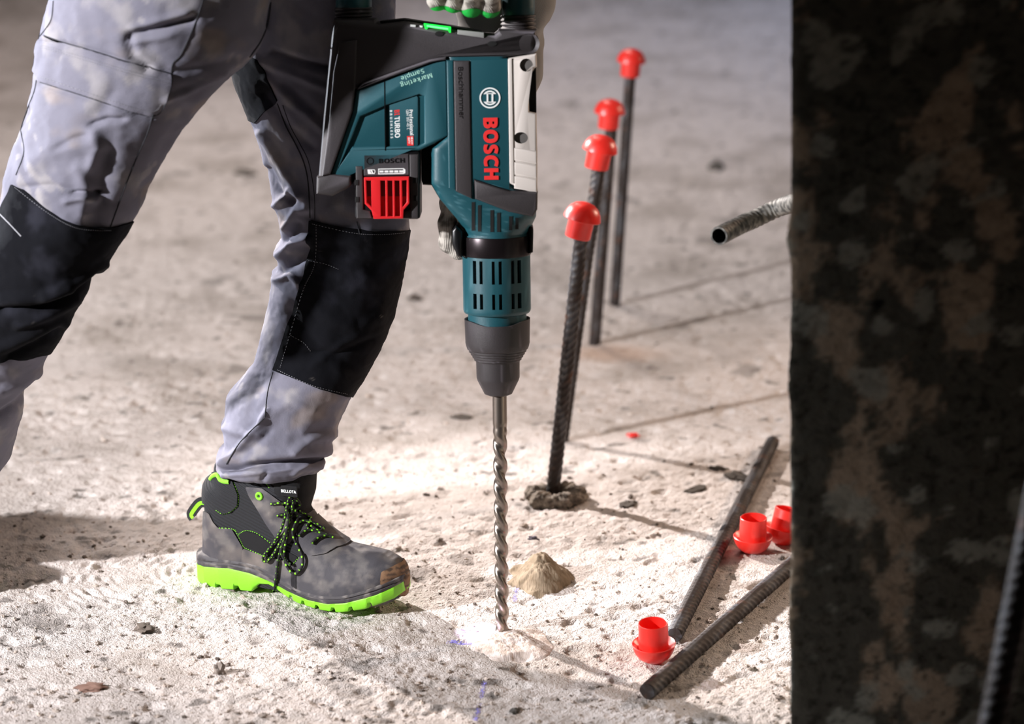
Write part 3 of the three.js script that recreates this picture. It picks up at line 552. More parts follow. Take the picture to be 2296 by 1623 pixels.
{ // conduit stub pointing out from behind the pillar
  const pts = [[1612, 529, 3.06], [1655, 507, 3.11], [1700, 487, 3.14], [1745, 466, 3.14], [1800, 450, 3.08], [1870, 440, 2.93]].map((a) => atDepth(...a)), cv = new THREE.CatmullRomCurve3(pts);
  const fr = cv.computeFrenetFrames(200), R = 0.0118;
  const g = grid(28, 200, (u, v, i, j) => { const c = cv.getPointAt(v), a = u * 2 * Math.PI, r = R * (1 + 0.035 * Math.sin(v * 260) + 0.02 * noise3(u * 6, v * 40, 2)); return c.addScaledVector(fr.normals[j], r * Math.cos(a)).addScaledVector(fr.binormals[j], r * Math.sin(a)); }, true);
  const gi = grid(28, 40, (u, v, i, j) => { const c = cv.getPointAt(v * 0.5), a = u * 2 * Math.PI, k = j * 2; return c.addScaledVector(fr.normals[k], R * 0.82 * Math.cos(a)).addScaledVector(fr.binormals[k], R * 0.82 * Math.sin(a)); }, true);
  const lip = grid(28, 1, (u, v) => { const c = cv.getPointAt(0), a = u * 2 * Math.PI, r = R * (v ? 0.82 : 1); return c.addScaledVector(fr.normals[0], r * Math.cos(a)).addScaledVector(fr.binormals[0], r * Math.sin(a)); }, true);
  const all = paint(merge([g, lip]), (p) => mix3(lin('#4a4946'), lin('#96938c'), smooth(-0.3, 0.5, noise3(p.x * 160, p.y * 90, p.z * 160)) * 0.8));
  const t = mesh('conduit', all, M.conduit); tag(t, 'grey hollow conduit stub poking out beside the dark pillar', 'pipe'); mesh('bore', gi, M.hole, t);
}
// ───────────────────────── dust, crumbs, chalk ─────────────────────────
function mound(name, label, cat, centre, rx, rz, h, power, rough, cols) {
  const n = 120, g = grid(n, n, (u, v) => {
    const x = (u * 2 - 1) * rx * 1.6, z = (v * 2 - 1) * rz * 1.6, w = fbm(x * 16 + 3, h * 100, z * 16, 2) * 0.34, q = Math.hypot(x / rx, z / rz) + w, t = clamp(1 - q);
    const y = h * Math.pow(t, power) + rough * t * (fbm(x * 130, 3, z * 130, 3)) - 0.006 * smooth(0.97, 1.2, q);
    return V3(centre.x + x, floorH(centre.x + x, centre.z + z) + y, centre.z + z);
  });
  const P = g.attributes.position, uv = new Float32Array(P.count * 2); for (let i = 0; i < P.count; i++) { uv[2 * i] = P.getX(i); uv[2 * i + 1] = P.getZ(i) + P.getY(i); } g.setAttribute('uv', new THREE.BufferAttribute(uv, 2));
  paint(g, (p) => mix3(cols[0], cols[1], smooth(-0.3, 0.5, fbm(p.x * 45, p.y * 60, p.z * 45, 3))));
  const m = mesh(name, g, M.dust); m.geometry.translate(-centre.x, 0, -centre.z); m.position.set(centre.x, 0, centre.z); return tag(m, label, cat);
}
mound('dust_heap', 'pale heap of drilling dust with a sharp ridge behind the bit', 'dust heap', ground(1213, 1300), 0.046, 0.062, 0.04, 0.85, 0.0025, [lin('#93826d'), lin('#7c6b56')]);
mound('drill_cuttings', 'low ring of fresh dust piled around the turning bit', 'dust heap', ground(1150, 1444), 0.062, 0.055, 0.014, 0.75, 0.003, [lin('#d6c9c2'), lin('#b7a69a')]);
{
  const b = ground(1240, 1122), g = grid(120, 48, (u, v) => {
    const a = u * 2 * Math.PI, q = v * 2 * Math.PI, n = fbm(Math.cos(a) * 3, Math.sin(a) * 3, Math.cos(q), 3), R = 0.028 + 0.006 * n, r = (0.0118 + 0.0035 * noise3(Math.cos(a) * 2.2 + 4, Math.sin(a) * 2.2, 1)) * (1 + 0.25 * noise3(Math.cos(a) * 9, Math.sin(a) * 9, Math.sin(q) * 2));
    return V3((R + r * Math.cos(q)) * Math.cos(a) * 1.22, 0.006 + r * Math.sin(q) * 1.15, (R + r * Math.cos(q)) * Math.sin(a));
  }, true);
  paint(g, (p) => mix3(lin('#9d9286'), lin('#635a52'), smooth(-0.2, 0.4, fbm(p.x * 60, p.y * 60, p.z * 60, 3))));
  const P = g.attributes.position, uv = new Float32Array(P.count * 2); for (let i = 0; i < P.count; i++) { uv[2 * i] = P.getX(i); uv[2 * i + 1] = P.getZ(i) + P.getY(i); } g.setAttribute('uv', new THREE.BufferAttribute(uv, 2));
  const m = mesh('concrete_collar', g, M.dust); m.position.set(b.x + 0.004, 0, b.z); tag(m, 'crumbled ring of grey concrete around the foot of the front bar', 'concrete');
}
const stoneGeo = (k, r, sx = 1, sy = 0.7, sz = 1) => { const g = mergeVertices(new THREE.IcosahedronGeometry(1, 3).deleteAttribute('normal').deleteAttribute('uv')), p = g.attributes.position; for (let i = 0; i < p.count; i++) { const x = p.getX(i), y = p.getY(i), z = p.getZ(i), f = r * (1 + 0.4 * noise3(x * 1.1 + k * 7, y * 1.1, z * 1.1) + 0.2 * noise3(x * 3 + k, y * 3, z * 3)); p.setXYZ(i, x * f * sx, y * f * sy, z * f * sz); } g.computeVertexNormals(); return toCreasedNormals(g, 0.6); };
const stones = [
  [1036, 936, 0.011, '#5c544d', 'dark clod lying alone behind the bit, left of the bars', 1.6, 0.5],
  [492, 1512, 0.0075, '#8b8078', 'upright pale chip in front of the boot', 0.7, 1.6],
  [205, 1545, 0.012, '#8d6f62', 'flat reddish chip in the bottom left of the floor', 1.5, 0.35],
  [322, 1412, 0.011, '#6b6057', 'grey sliver in front of the boot heel', 1.5, 0.4],
  [1606, 381, 0.02, '#4e4a45', 'blurred dark stone far behind, left of the pillar', 0.9, 0.8],
  [1652, 1072, 0.014, '#4b443d', 'dark clod beside the far end of the lying bar', 1.6, 0.5],
  [1560, 1098, 0.012, '#4f4841', 'dark flat clod left of the upper lying bar, below its end', 1.8, 0.3],
  [1612, 1050, 0.01, '#554d46', 'small dark clod left of the free end of the lying bar', 1.7, 0.4],
  [1408, 1134, 0.011, '#57504a', 'dark clod right of the concrete ring', 1.6, 0.4],
  [548, 392, 0.02, '#6a635c', 'blurred stone far behind, between the legs', 1.3, 0.6],
  [930, 672, 0.012, '#5b524b', 'blurred pebble on the floor right of the front knee', 1, 0.7],
  [1196, 1207, 0.006, '#5e5762', 'small dark pebble close behind the dust heap', 1.3, 0.6],
  [1152, 1597, 0.006, '#4c4843', 'small dark pebble at the bottom, right of the blue mark', 1.4, 0.5],
  [1690, 1503, 0.005, '#7d7468', 'small grey pebble on the brightly lit dust near the pillar', 1.2, 0.8],
];
stones.forEach(([px, py, r, col, label, sx, sy], k) => { const p = ground(px, py), m = mesh('stone', stoneGeo(k, r, sx, sy), std({ color: col, roughness: 0.95, bumpMap: M.dust.bumpMap, bumpScale: 0.001 })); m.position.set(p.x, r * sy * 0.3 + floorH(p.x, p.z), p.z); m.rotation.y = k * 1.7; tag(m, label, 'stone', 'loose stones on the floor'); });
{
  const p = ground(1419, 980), m = mesh('plastic_chip', stoneGeo(40, 0.008, 1.3, 0.4, 0.8), M.cap); m.position.set(p.x, 0.004, p.z); tag(m, 'small red plastic chip on the floor right of the bars', 'plastic chip');
  const N = 2600, im = new THREE.InstancedMesh(stoneGeo(77, 1, 1, 0.75, 1).scale(1, 1, 1), std({ color: 0xffffff, roughness: 1 }), N), o = new THREE.Object3D(), c = new THREE.Color();
  for (let i = 0; i < N; i++) { const py = mix(640, 1640, Math.sqrt(rnd())), g = ground(rr(-20, 1800), py), r = 0.0009 + 0.0026 * rnd() ** 4; o.position.set(g.x, floorH(g.x, g.z) + r * 0.3, g.z); o.scale.set(r * rr(0.8, 1.7), r, r * rr(0.8, 1.5)); o.rotation.set(rr(-0.4, 0.4), rr(0, 6.3), rr(-0.4, 0.4)); o.updateMatrix(); im.setMatrixAt(i, o.matrix); const k = rnd(); c.setRGB(...mix3(lin('#cdbfb4'), lin('#5a5049'), k > 0.72 ? rr(0.6, 1) : rr(0, 0.35))); im.setColorAt(i, c); }
  im.name = 'crumbs'; im.castShadow = im.receiveShadow = true; scene.add(im); tag(im, 'fine concrete crumbs scattered over the floor', 'crumbs', null, 'stuff');
}
function chalkMark(pts, width, count, label) {   // specks of chalk powder lying along a drawn line
  const pos = [], L = curvePts(pts, 60); 
  for (let i = 0; i < count; i++) {
    const t = rnd(), k = Math.min(59, t * 60 | 0), a = L[k], w = width * (rnd() + rnd() + rnd() - 1.5), g0 = ground(a[0] + w + rr(-2, 2), a[1] + rr(-3, 3)), r = rr(0.0003, 0.0009), ph = rr(0, 6);
    if (noise3(a[0] * 0.05, a[1] * 0.05, 3) < -0.45) continue;
    for (let q = 0; q < 4; q++) for (const s of [null, q, q + 1]) { const rad = s === null ? 0 : r, an = ph - (s ?? 0) * Math.PI / 2, x = g0.x + rad * Math.cos(an), z = g0.z + rad * Math.sin(an); pos.push(x, floorH(x, z) + 0.0009, z); }
  }
  const g = new THREE.BufferGeometry(); g.setAttribute('position', new THREE.Float32BufferAttribute(pos, 3)); g.computeVertexNormals();
  tag(mesh('chalk_line', g, M.chalk), label, 'chalk mark', 'blue chalk cross at the drilling spot');
}
chalkMark([[1086, 1528], [1079, 1560], [1072, 1590], [1066, 1614]], 5, 520, 'blue chalk stroke running towards the viewer from the bit');
chalkMark([[1166, 1290], [1160, 1318], [1153, 1345]], 5, 260, 'faint blue chalk stroke behind the bit beside the dust heap');
chalkMark([[1012, 1438], [1035, 1441], [1066, 1444]], 10, 520, 'violet chalk smear left of the bit');
chalkMark([[1160, 1417], [1180, 1425], [1206, 1433]], 4, 300, 'violet chalk streak right of the bit');

// ───────────────────────── worker ─────────────────────────
const TZ = TIP.z;
const person = base('person', V3(0, 0, 0));
tag(person, 'worker in dusty grey and black work trousers, knees bent, gloved hands on the hammer', 'person');
const catmull = (a, b, c, d, t) => 0.5 * (2 * b + (c - a) * t + (2 * a - 5 * b + 4 * c - d) * t * t + (3 * b - a - 3 * c + d) * t * t * t);
// a trouser leg: stations hold left edge, right edge (pixels), depth plane and half thickness
function legLoft(st, folds, na = 200, step = 26, capTop = false) {
  const n = (st.length - 1) * step, at = (t) => { const i = Math.min(st.length - 2, Math.floor(t)), f = t - i, g = (k) => st[clamp(k, 0, st.length - 1)]; return st[0].map((_, q) => catmull(g(i - 1)[q], g(i)[q], g(i + 1)[q], g(i + 2)[q], f)); };
  const pj = [];
  const g = grid(na, n, (u, v) => {
    const s = at(v * (st.length - 1)), L = atZ(s[0], s[1], s[4]), R = atZ(s[2], s[3], s[4]), c = L.clone().add(R).multiplyScalar(0.5), h = R.clone().sub(L).multiplyScalar(0.5);
    const a = u * 2 * Math.PI, w = c.clone().sub(CAM); w.y = 0; w.normalize();
    return c.addScaledVector(h, Math.cos(a)).addScaledVector(w, -Math.sin(a) * s[5]);
  }, true);
  const P = g.attributes.position, N = g.attributes.normal, q = V3(), m = V3();
  // the front of each ring in the photograph, also for the hidden half, so that patches wrap round
  for (let j = 0; j <= n; j++) for (let i = 0; i < na; i++) { const k = j * na + (i <= na / 2 ? i : na - i); q.fromBufferAttribute(P, k); pj.push(...project(q)); }
  const pos = P.array.slice();
  for (let i = 0; i < P.count; i++) {
    q.fromBufferAttribute(P, i); m.fromBufferAttribute(N, i); const x = pj[2 * i], y = pj[2 * i + 1]; let d = 0;
    for (const [line, width, amp] of folds) { const e = lineDist(line, x, y) / width; if (e < 3) d += amp * Math.exp(-e * e); }
    d += 0.0022 * fbm(q.x * 9, q.y * 7, q.z * 9, 2) + 0.0011 * noise3(q.x * 26 + q.y * 14, q.y * 20 - q.x * 16, q.z * 20) + 0.0004 * noise3(q.x * 90 + q.y * 50, q.y * 70, q.z * 80);
    pos[3 * i] += m.x * d; pos[3 * i + 1] += m.y * d; pos[3 * i + 2] += m.z * d;
  }
  P.array.set(pos); g.computeVertexNormals(); g.setAttribute('pj', new THREE.Float32BufferAttribute(pj, 2)); return g;
}
const zL = TZ - 0.2, zR = TZ - 0.03;
const frontSt = [[460, -230, 885, -190, zL, 0.11], [478, -110, 888, -60, zL, 0.108], [502, 60, 886, 60, zL - 0.01, 0.1], [524, 175, 893, 178, zL - 0.01, 0.092], [566, 280, 902, 270, zL, 0.086], [598, 390, 911, 380, zL + 0.005, 0.084], [624, 495, 916, 500, zL + 0.01, 0.083], [629, 560, 910, 568, zL + 0.01, 0.08], [610, 640, 895, 650, zL + 0.01, 0.078], [588, 730, 869, 738, zL + 0.01, 0.076], [561, 830, 820, 838, zL + 0.015, 0.074], [517, 888, 781, 900, zL + 0.02, 0.073], [502, 950, 759, 958, zL + 0.03, 0.07], [504, 1003, 743, 1004, zL + 0.035, 0.066], [492, 1036, 739, 1026, zL + 0.04, 0.064], [485, 1054, 722, 1040, zL + 0.04, 0.06], [498, 1061, 714, 1050, zL + 0.04, 0.055]];
const rearSt = [[120, -260, 660, -220, zR - 0.02, 0.13], [128, -120, 640, -110, zR - 0.02, 0.125], [106, 0, 606, 0, zR, 0.115], [86, 90, 577, 112, zR, 0.108], [71, 200, 500, 185, zR, 0.1], [42, 290, 416, 284, zR, 0.093], [13, 380, 352, 386, zR, 0.087], [-3, 470, 304, 480, zR, 0.083], [-35, 560, 254, 560, zR, 0.08], [-72, 650, 192, 655, zR - 0.01, 0.077], [-108, 735, 138, 745, zR - 0.03, 0.074], [-135, 800, 104, 800, zR - 0.05, 0.072], [-160, 870, 62, 882, zR - 0.08, 0.072], [-190, 950, 40, 962, zR - 0.11, 0.07], [-230, 1040, 3, 1050, zR - 0.15, 0.066], [-335, 1120, -100, 1130, zR - 0.18, 0.062], [-450, 1190, -270, 1200, zR - 0.2, 0.056], [-475, 1215, -300, 1225, zR - 0.2, 0.054]];
const frontFolds = [
  [[[610, 118], [680, 140], [735, 152]], 9, -0.007], [[[575, 135], [650, 165], [735, 200]], 9, 0.004], [[[600, 175], [660, 235], [735, 300]], 10, 0.004], [[[590, 210], [650, 290], [700, 330]], 12, -0.004], [[[640, 190], [700, 245]], 10, -0.003],
  [[[585, 300], [640, 390], [690, 455]], 10, 0.006], [[[600, 380], [625, 430], [655, 450]], 8, -0.006], [[[620, 460], [650, 425], [675, 440]], 7, 0.006], [[[640, 510], [665, 470], [692, 470]], 8, 0.006], [[[628, 575], [655, 545], [690, 535]], 9, 0.009], [[[630, 610], [660, 590], [690, 560]], 12, -0.008], [[[622, 628], [650, 615], [672, 636]], 8, 0.007], [[[640, 540], [668, 505]], 9, -0.007],
  [[[720, 700], [800, 740], [850, 700]], 16, 0.003], [[[650, 700], [720, 780], [800, 830]], 14, -0.003], [[[700, 820], [780, 760], [850, 740]], 9, 0.002], [[[690, 790], [760, 790], [830, 760]], 8, -0.0025], [[[760, 560], [830, 600], [880, 590]], 22, -0.003],
  [[[590, 940], [650, 900], [700, 920]], 14, 0.004], [[[610, 960], [680, 985], [735, 960]], 16, -0.004], [[[500, 1045], [540, 1000], [585, 950], [600, 920]], 7, 0.006], [[[520, 1050], [560, 1010], [600, 970]], 10, -0.004], [[[660, 1010], [700, 985], [750, 975]], 10, 0.005],
  [[[500, 1052], [560, 1044], [640, 1036], [742, 1030]], 6, -0.011], [[[495, 1036], [600, 1022], [740, 1012]], 12, 0.005], [[[500, 1066], [560, 1062], [640, 1052], [720, 1046]], 6, 0.004], [[[590, 1075], [600, 1055], [640, 1045]], 6, -0.004], [[[690, 1040], [660, 1060]], 6, 0.004], [[[560, 840], [540, 880], [515, 900]], 12, 0.004], [[[505, 960], [540, 972], [580, 975]], 9, 0.005], [[[600, 780], [590, 860], [560, 930]], 14, -0.002],
];
const rearFolds = [
  [[[90, 187], [200, 223], [300, 256], [343, 264]], 5, -0.0035], [[[84, 92], [140, 97], [200, 111], [300, 142], [384, 164]], 5, -0.003],
  [[[293, 78], [350, 66], [430, 44]], 10, -0.006], [[[300, 62], [360, 48], [420, 30]], 10, 0.004], [[[290, 92], [300, 130], [330, 152]], 10, -0.006], [[[330, 110], [370, 150]], 16, -0.003], [[[300, 95], [380, 80]], 10, 0.003],
  [[[130, 332], [165, 312], [200, 302]], 9, -0.004], [[[205, 280], [240, 268], [275, 268]], 7, -0.005], [[[208, 300], [222, 330], [204, 372]], 14, 0.008], [[[60, 380], [120, 330], [190, 330]], 22, 0.006], [[[165, 432], [190, 430], [222, 434]], 5, -0.006], [[[150, 450], [185, 440], [215, 450]], 9, 0.006], [[[175, 380], [195, 420], [185, 480]], 15, 0.005], [[[240, 350], [225, 420], [215, 500]], 22, -0.005], [[[50, 420], [110, 415], [160, 425]], 7, -0.003], [[[60, 250], [40, 320], [60, 390]], 10, -0.004], [[[250, 210], [230, 250], [200, 270]], 18, -0.003], [[[375, 220], [430, 200], [500, 165]], 9, 0.004], [[[400, 160], [460, 150], [545, 130]], 12, -0.003], [[[420, 250], [370, 330], [320, 420]], 14, -0.003],
  [[[0, 695], [90, 690], [160, 660], [215, 618]], 10, -0.009], [[[10, 672], [90, 668], [150, 640]], 12, 0.006], [[[100, 660], [160, 640], [230, 590]], 9, 0.006], [[[0, 780], [60, 755], [140, 720]], 12, 0.006], [[[20, 800], [80, 770], [130, 735]], 10, -0.007], [[[0, 560], [80, 560], [150, 530]], 26, 0.004], [[[40, 730], [110, 705], [170, 672]], 9, 0.005], [[[0, 930], [40, 905], [80, 860]], 9, -0.008], [[[0, 880], [50, 860], [90, 835]], 12, 0.005],
];
const gL = legLoft(frontSt, frontFolds), gR = legLoft(rearSt, rearFolds);
const greyC = lin('#74737f'), paleG = lin('#9b9797'), darkG = lin('#565662'), blkC = lin('#07080e'), blkDust = lin('#31323c');
const greyPaint = (g) => paint(g, (p) => {
  let c = mix3(greyC, darkG, 0.5 * smooth(0, 0.5, fbm(p.x * 5 + 1, p.y * 5, p.z * 5, 4)));
  c = mix3(c, paleG, 0.55 * smooth(0.1, 0.55, fbm(p.x * 13 + 8, p.y * 10, p.z * 13, 4)));
  c = mix3(c, paleG, 0.5 * smooth(0.55, 0.75, noise3(p.x * 50 + p.y * 22, p.y * 22, p.z * 40) * 0.6 + 0.5 * noise3(p.x * 9, p.y * 9, p.z * 9 + 3)));
  return mix3(c, lin('#a08f7c'), 0.35 * smooth(0.25, 0.6, fbm(p.x * 7 + 20, p.y * 9, p.z * 7, 3)));
});
const blackPaint = (g) => paint(g, (p) => { let c = mix3(blkC, blkDust, 0.42 * smooth(0.12, 0.6, fbm(p.x * 10 + 4, p.y * 9, p.z * 10, 4))); return mix3(c, lin('#8a847e'), 0.35 * smooth(0.72, 0.85, noise3(p.x * 40 + p.y * 60, p.y * 60, p.z * 30) * 0.6 + 0.5 * fbm(p.x * 12, p.y * 12, p.z * 12, 2))); });
const trousers = mesh('work_trousers', metricUV(greyPaint(merge([gL.clone(), gR.clone()]))), M.cloth, person);
trousers.userData.label = 'grey work trousers with black knee and crotch panels';
const piece = (name, g, poly, lift, pnt, label) => { const o = overlay(g, (x, y) => polyDist(poly, x, y) / 1600, lift); const m = mesh(name, metricUV(pnt(o)), M.cloth, trousers); if (label) m.userData.label = label; return m; };
piece('knee_patch', gL, [[694, 493], [750, 506], [840, 519], [900, 517], [990, 508], [1000, 700], [870, 870], [830, 892], [780, 889], [720, 872], [612, 830], [632, 770], [655, 700], [683, 615], [692, 560]], 0.0022, blackPaint, 'black knee patch of the front leg');
piece('thigh_panel', gL, [[440, 60], [500, 110], [560, 126], [580, 132], [598, 165], [621, 226], [612, 236], [592, 252], [572, 276], [560, 268], [490, 150]], 0.0022, blackPaint, 'black panel on the inner thigh');
piece('knee_patch', gR, [[27, 413], [60, 432], [100, 466], [135, 488], [175, 505], [215, 513], [250, 510], [290, 498], [350, 470], [340, 600], [200, 720], [150, 770], [113, 790], [60, 806], [0, 812], [-220, 800], [-80, 560], [2, 470]], 0.0022, blackPaint, 'black knee patch of the rear leg');
piece('pocket_flap', gR, [[80, 92], [98, 80], [140, 97], [200, 114], [300, 146], [384, 169], [383, 188], [366, 240], [344, 258], [300, 249], [200, 216], [92, 180], [78, 160], [83, 125]], 0.0035, greyPaint, 'stitched flap of the thigh pocket');
// seams and stitching lie on the cloth
const ray3 = new THREE.Raycaster(); ray3.firstHitOnly = true;
const quick = (list) => { for (const m of list) { m.geometry.boundsTree = new MeshBVH(m.geometry); m.raycast = acceleratedRaycast; } return list; }; person.updateMatrixWorld(true);
function onCloth(targets, pts, lift, n = 24) {
  const out = []; for (const [x, y] of curvePts(pts, n)) { ray3.set(CAM, ray(x, y).normalize()); const h = ray3.intersectObjects(targets, false)[0]; if (h && h.distance > 2) { const nn = h.face.normal.clone().transformDirection(h.object.matrixWorld); out.push(h.point.clone().addScaledVector(nn, lift)); } } return out;
}
const clothes = quick([trousers, ...trousers.children]);
const seam = (pts, r = 0.0009, mat = M.seam, lift = 0.0002, n = 30) => { const p = onCloth(clothes, pts, lift, n); if (p.length > 3) mesh('seam', tube(p, r, p.length * 2, 6), mat, trousers); };
seam([[455, 0], [443, 38], [428, 75], [406, 122], [388, 142], [384, 168]]); seam([[343, 257], [330, 300], [308, 350], [280, 420], [248, 508]]);
seam([[90, 184], [200, 219], [300, 252], [344, 260], [367, 242], [385, 190], [386, 170]], 0.0007); seam([[98, 79], [140, 94], [200, 111], [300, 143], [384, 166]], 0.0006);
seam([[120, 2], [116, 40], [106, 60], [84, 88]]); seam([[82, 180], [76, 208], [55, 260], [47, 290], [54, 340], [36, 392]]);
seam([[607, 4], [600, 50], [585, 90], [560, 127]], 0.0014); seam([[622, 232], [640, 281], [662, 322], [681, 364], [691, 411], [695, 488]]); seam([[634, 236], [652, 285], [672, 322], [692, 364], [704, 430], [706, 492]], 0.0006);
seam([[800, 496], [806, 522]]); seam([[612, 834], [600, 880], [594, 935]], 0.0008); seam([[508, 1040], [540, 990], [592, 938]], 0.001);
const stitch = (pts, n) => { const L = onCloth(clothes, pts, 0.0003, n * 2), list = []; for (let i = 0; i + 1 < L.length; i += 2) list.push(tube([L[i], L[i].clone().lerp(L[i + 1], 0.6), L[i + 1]], 0.00035, 3, 5)); if (list.length) mesh('stitching', list, M.thread, trousers); };
stitch([[700, 502], [790, 522], [850, 526], [908, 522]], 40); stitch([[709, 505], [706, 590], [680, 650], [650, 750], [628, 825]], 50); stitch([[622, 829], [700, 864], [780, 884]], 30); stitch([[692, 584], [730, 592], [760, 604]], 12); stitch([[652, 752], [680, 768], [697, 788]], 10);
stitch([[92, 101], [200, 132], [300, 162], [380, 180]], 60); stitch([[92, 106], [200, 138], [300, 168], [378, 187]], 60); stitch([[90, 172], [200, 209], [300, 242], [344, 250], [362, 234]], 60); stitch([[33, 420], [110, 479], [175, 512], [250, 517]], 50);
seam([[0, 480], [20, 500], [48, 530]], 0.001, M.thread);

// hidden body: one continuous figure that carries the clothes
const hip = atZ(480, -200, TZ - 0.12), chest = atZ(800, -640, TZ - 0.14), neckP = atZ(930, -900, TZ - 0.12), kneeL = atZ(770, 640, zL), ankL = atZ(600, 1090, zL + 0.05), kneeR = atZ(105, 620, zR), ankR = atZ(-375, 1185, zR - 0.2);
const shR = atZ(760, -720, TZ + 0.05), shL = atZ(930, -700, TZ - 0.32), elbR = atZ(880, -400, TZ + 0.06), elbL = atZ(1170, -260, TZ - 0.2);
const gripR = atZ(1040, -62, TZ - 0.07), gripL = atZ(1000, 515, TZ - 0.17);
const wrR = atZ(1010, -140, TZ + 0.0), wrL = atZ(1048, 400, TZ - 0.19);
const limbs = [[hip, chest, 0.12, 0.135], [chest, neckP, 0.1, 0.05], [atZ(560, -90, zL), kneeL, 0.075, 0.055], [kneeL, ankL, 0.052, 0.035], [atZ(380, -90, zR), kneeR, 0.085, 0.055], [kneeR, ankR, 0.052, 0.034], [hip, atZ(560, -90, zL), 0.11, 0.075], [hip, atZ(380, -90, zR), 0.11, 0.085], [chest, shR, 0.09, 0.06], [chest, shL, 0.09, 0.06], [shR, elbR, 0.052, 0.04], [elbR, wrR, 0.04, 0.028], [shL, elbL, 0.052, 0.04], [elbL, wrL, 0.04, 0.026]];
const body = (ls, grow, k, slim = 1) => (x, y, z) => { const p = { x, y, z }; let d = 1; for (const [a, b, ra, rb] of ls) d = smin(d, cone(p, a, b, ra * slim + grow, rb * slim + grow), k); return d; };
const bounds = (ls, pad) => { const b = new THREE.Box3(); for (const [p, q, ra, rb] of ls) { const r = Math.max(ra, rb) + pad; for (const c of [p, q]) { b.expandByPoint(c.clone().addScalar(r)); b.expandByPoint(c.clone().addScalar(-r)); } } return b; };
{
  const b = bounds(limbs, 0.03); mesh('body', nets(body(limbs, 0, 0.03, 0.55), b.min, b.max, 0.014), M.skin, person);
  const jl = [limbs[0], limbs[1], limbs[8], limbs[9], limbs[10], limbs[11]], jb = bounds(jl, 0.06), hem = atZ(480, -120, TZ - 0.12).y, jf = body(jl, 0.022, 0.06);
  mesh('jacket', metricUV(nets((x, y, z) => Math.max(jf(x, y, z) + 0.004 * noise3(x * 12, y * 12, z * 12), hem - y), jb.min, jb.max, 0.011)), M.jacket, person).userData.label = 'pale work jacket';
  // far sleeve seen behind the tool, pale in the lamp light
  const sl = [[shL, elbL, 0.052, 0.05], [elbL, atZ(1132, -40, TZ - 0.2), 0.05, 0.06], [atZ(1132, -40, TZ - 0.2), atZ(1118, 160, TZ - 0.2), 0.06, 0.048], [atZ(1118, 160, TZ - 0.2), wrL, 0.046, 0.034]], sb = bounds(sl, 0.03), sf = body(sl, 0, 0.05);
  mesh('sleeve', metricUV(nets((x, y, z) => sf(x, y, z) + 0.0035 * noise3(x * 14 + 5, y * 26, z * 14), sb.min, sb.max, 0.007)), M.jacket, person).userData.label = 'pale sleeve of the far arm';
}
// gloves: each hand is a palm with four fingers bent round what it holds and a thumb from the side
const knitPaint = (g) => paint(g, (p) => mix3(lin('#b5afa6'), lin('#6c665f'), smooth(-0.2, 0.5, fbm(p.x * 60, p.y * 60, p.z * 60, 3))));
function glove(bones, coat, label) {
  const parts = bones.map((c) => c.map((q, i) => (i ? [c[i - 1].p, q.p, c[i - 1].r, q.r] : null)).filter(Boolean)), all = parts.flat(), b = bounds(all, 0.012);
  const g = nets((x, y, z) => { const p = { x, y, z }; let d = 1; parts.forEach((ch, i) => { let e = 1; for (const [a, q, ra, rb] of ch) e = smin(e, cone(p, a, q, ra, rb), 0.006); d = i < 1 ? e : smin(d, e, 0.0035); }); return d + 0.0006 * noise3(x * 300, y * 300, z * 300); }, b.min, b.max, 0.0026);
  const m = mesh('glove', metricUV(knitPaint(g)), M.knit, person); m.userData.label = label;
  if (coat) { const P = g.attributes.position, q = V3(); const pj = []; for (let i = 0; i < P.count; i++) { q.fromBufferAttribute(P, i); pj.push(...project(q)); } g.setAttribute('pj', new THREE.Float32BufferAttribute(pj, 2)); mesh('palm_coating', metricUV(overlay(g, coat, 0.0006)), M.greenCoat, m).userData.label = 'green rubber coating on the palm side'; }
  return m;
}
{
  const J = (px, py, z, r) => ({ p: atZ(px, py, TZ + z), r });
  const fingers = [];
  for (const [x, low, r] of [[983, 8, 0.0125], [1020, 12, 0.0128], [1060, 22, 0.013], [1102, 24, 0.0125]]) fingers.push([J(x + 12, -120, -0.105, 0.0135), J(x + 4, -90, -0.045, 0.0135), J(x, low - 42, -0.03, r), J(x - 3, low - 8, -0.052, r), J(x + 6, low - 14, -0.09, r * 0.92)]);
  glove([[J(990, -125, -0.1, 0.03), J(1085, -125, -0.1, 0.03)], [J(1010, -150, -0.06, 0.03), { p: wrR, r: 0.03 }], ...fingers, [J(975, -120, -0.1, 0.018), J(960, -60, -0.13, 0.014), J(995, -25, -0.13, 0.013)]], (x, y, i) => (y - mix(14, 26, clamp((x - 960) / 150)) + 4 * Math.sin(x * 0.09)) / 1600, 'grey knit glove with green coating on the top bar');
  const f2 = [], c = side(1024, 540, 0);
  for (const [dz, r, k] of [[-0.055, 0.012, 0], [-0.08, 0.012, 1], [-0.104, 0.0118, 2], [-0.126, 0.0105, 3]]) f2.push([J(1012, 470, dz - 0.02, 0.0125), J(1003, 500, dz - 0.02, r), J(1005, 545, dz - 0.02, r), J(1028, 562, dz - 0.02, r * 0.95), J(1044, 548, dz - 0.02, r * 0.9)]);
  glove([[J(1022, 455, -0.08, 0.02), J(1024, 460, -0.14, 0.02)], [J(1024, 455, -0.11, 0.024), { p: wrL, r: 0.03 }], ...f2, [J(1035, 450, -0.07, 0.014), J(1048, 490, -0.06, 0.0125), J(1046, 530, -0.07, 0.011)]], null, 'grey knit glove round the side handle');
}

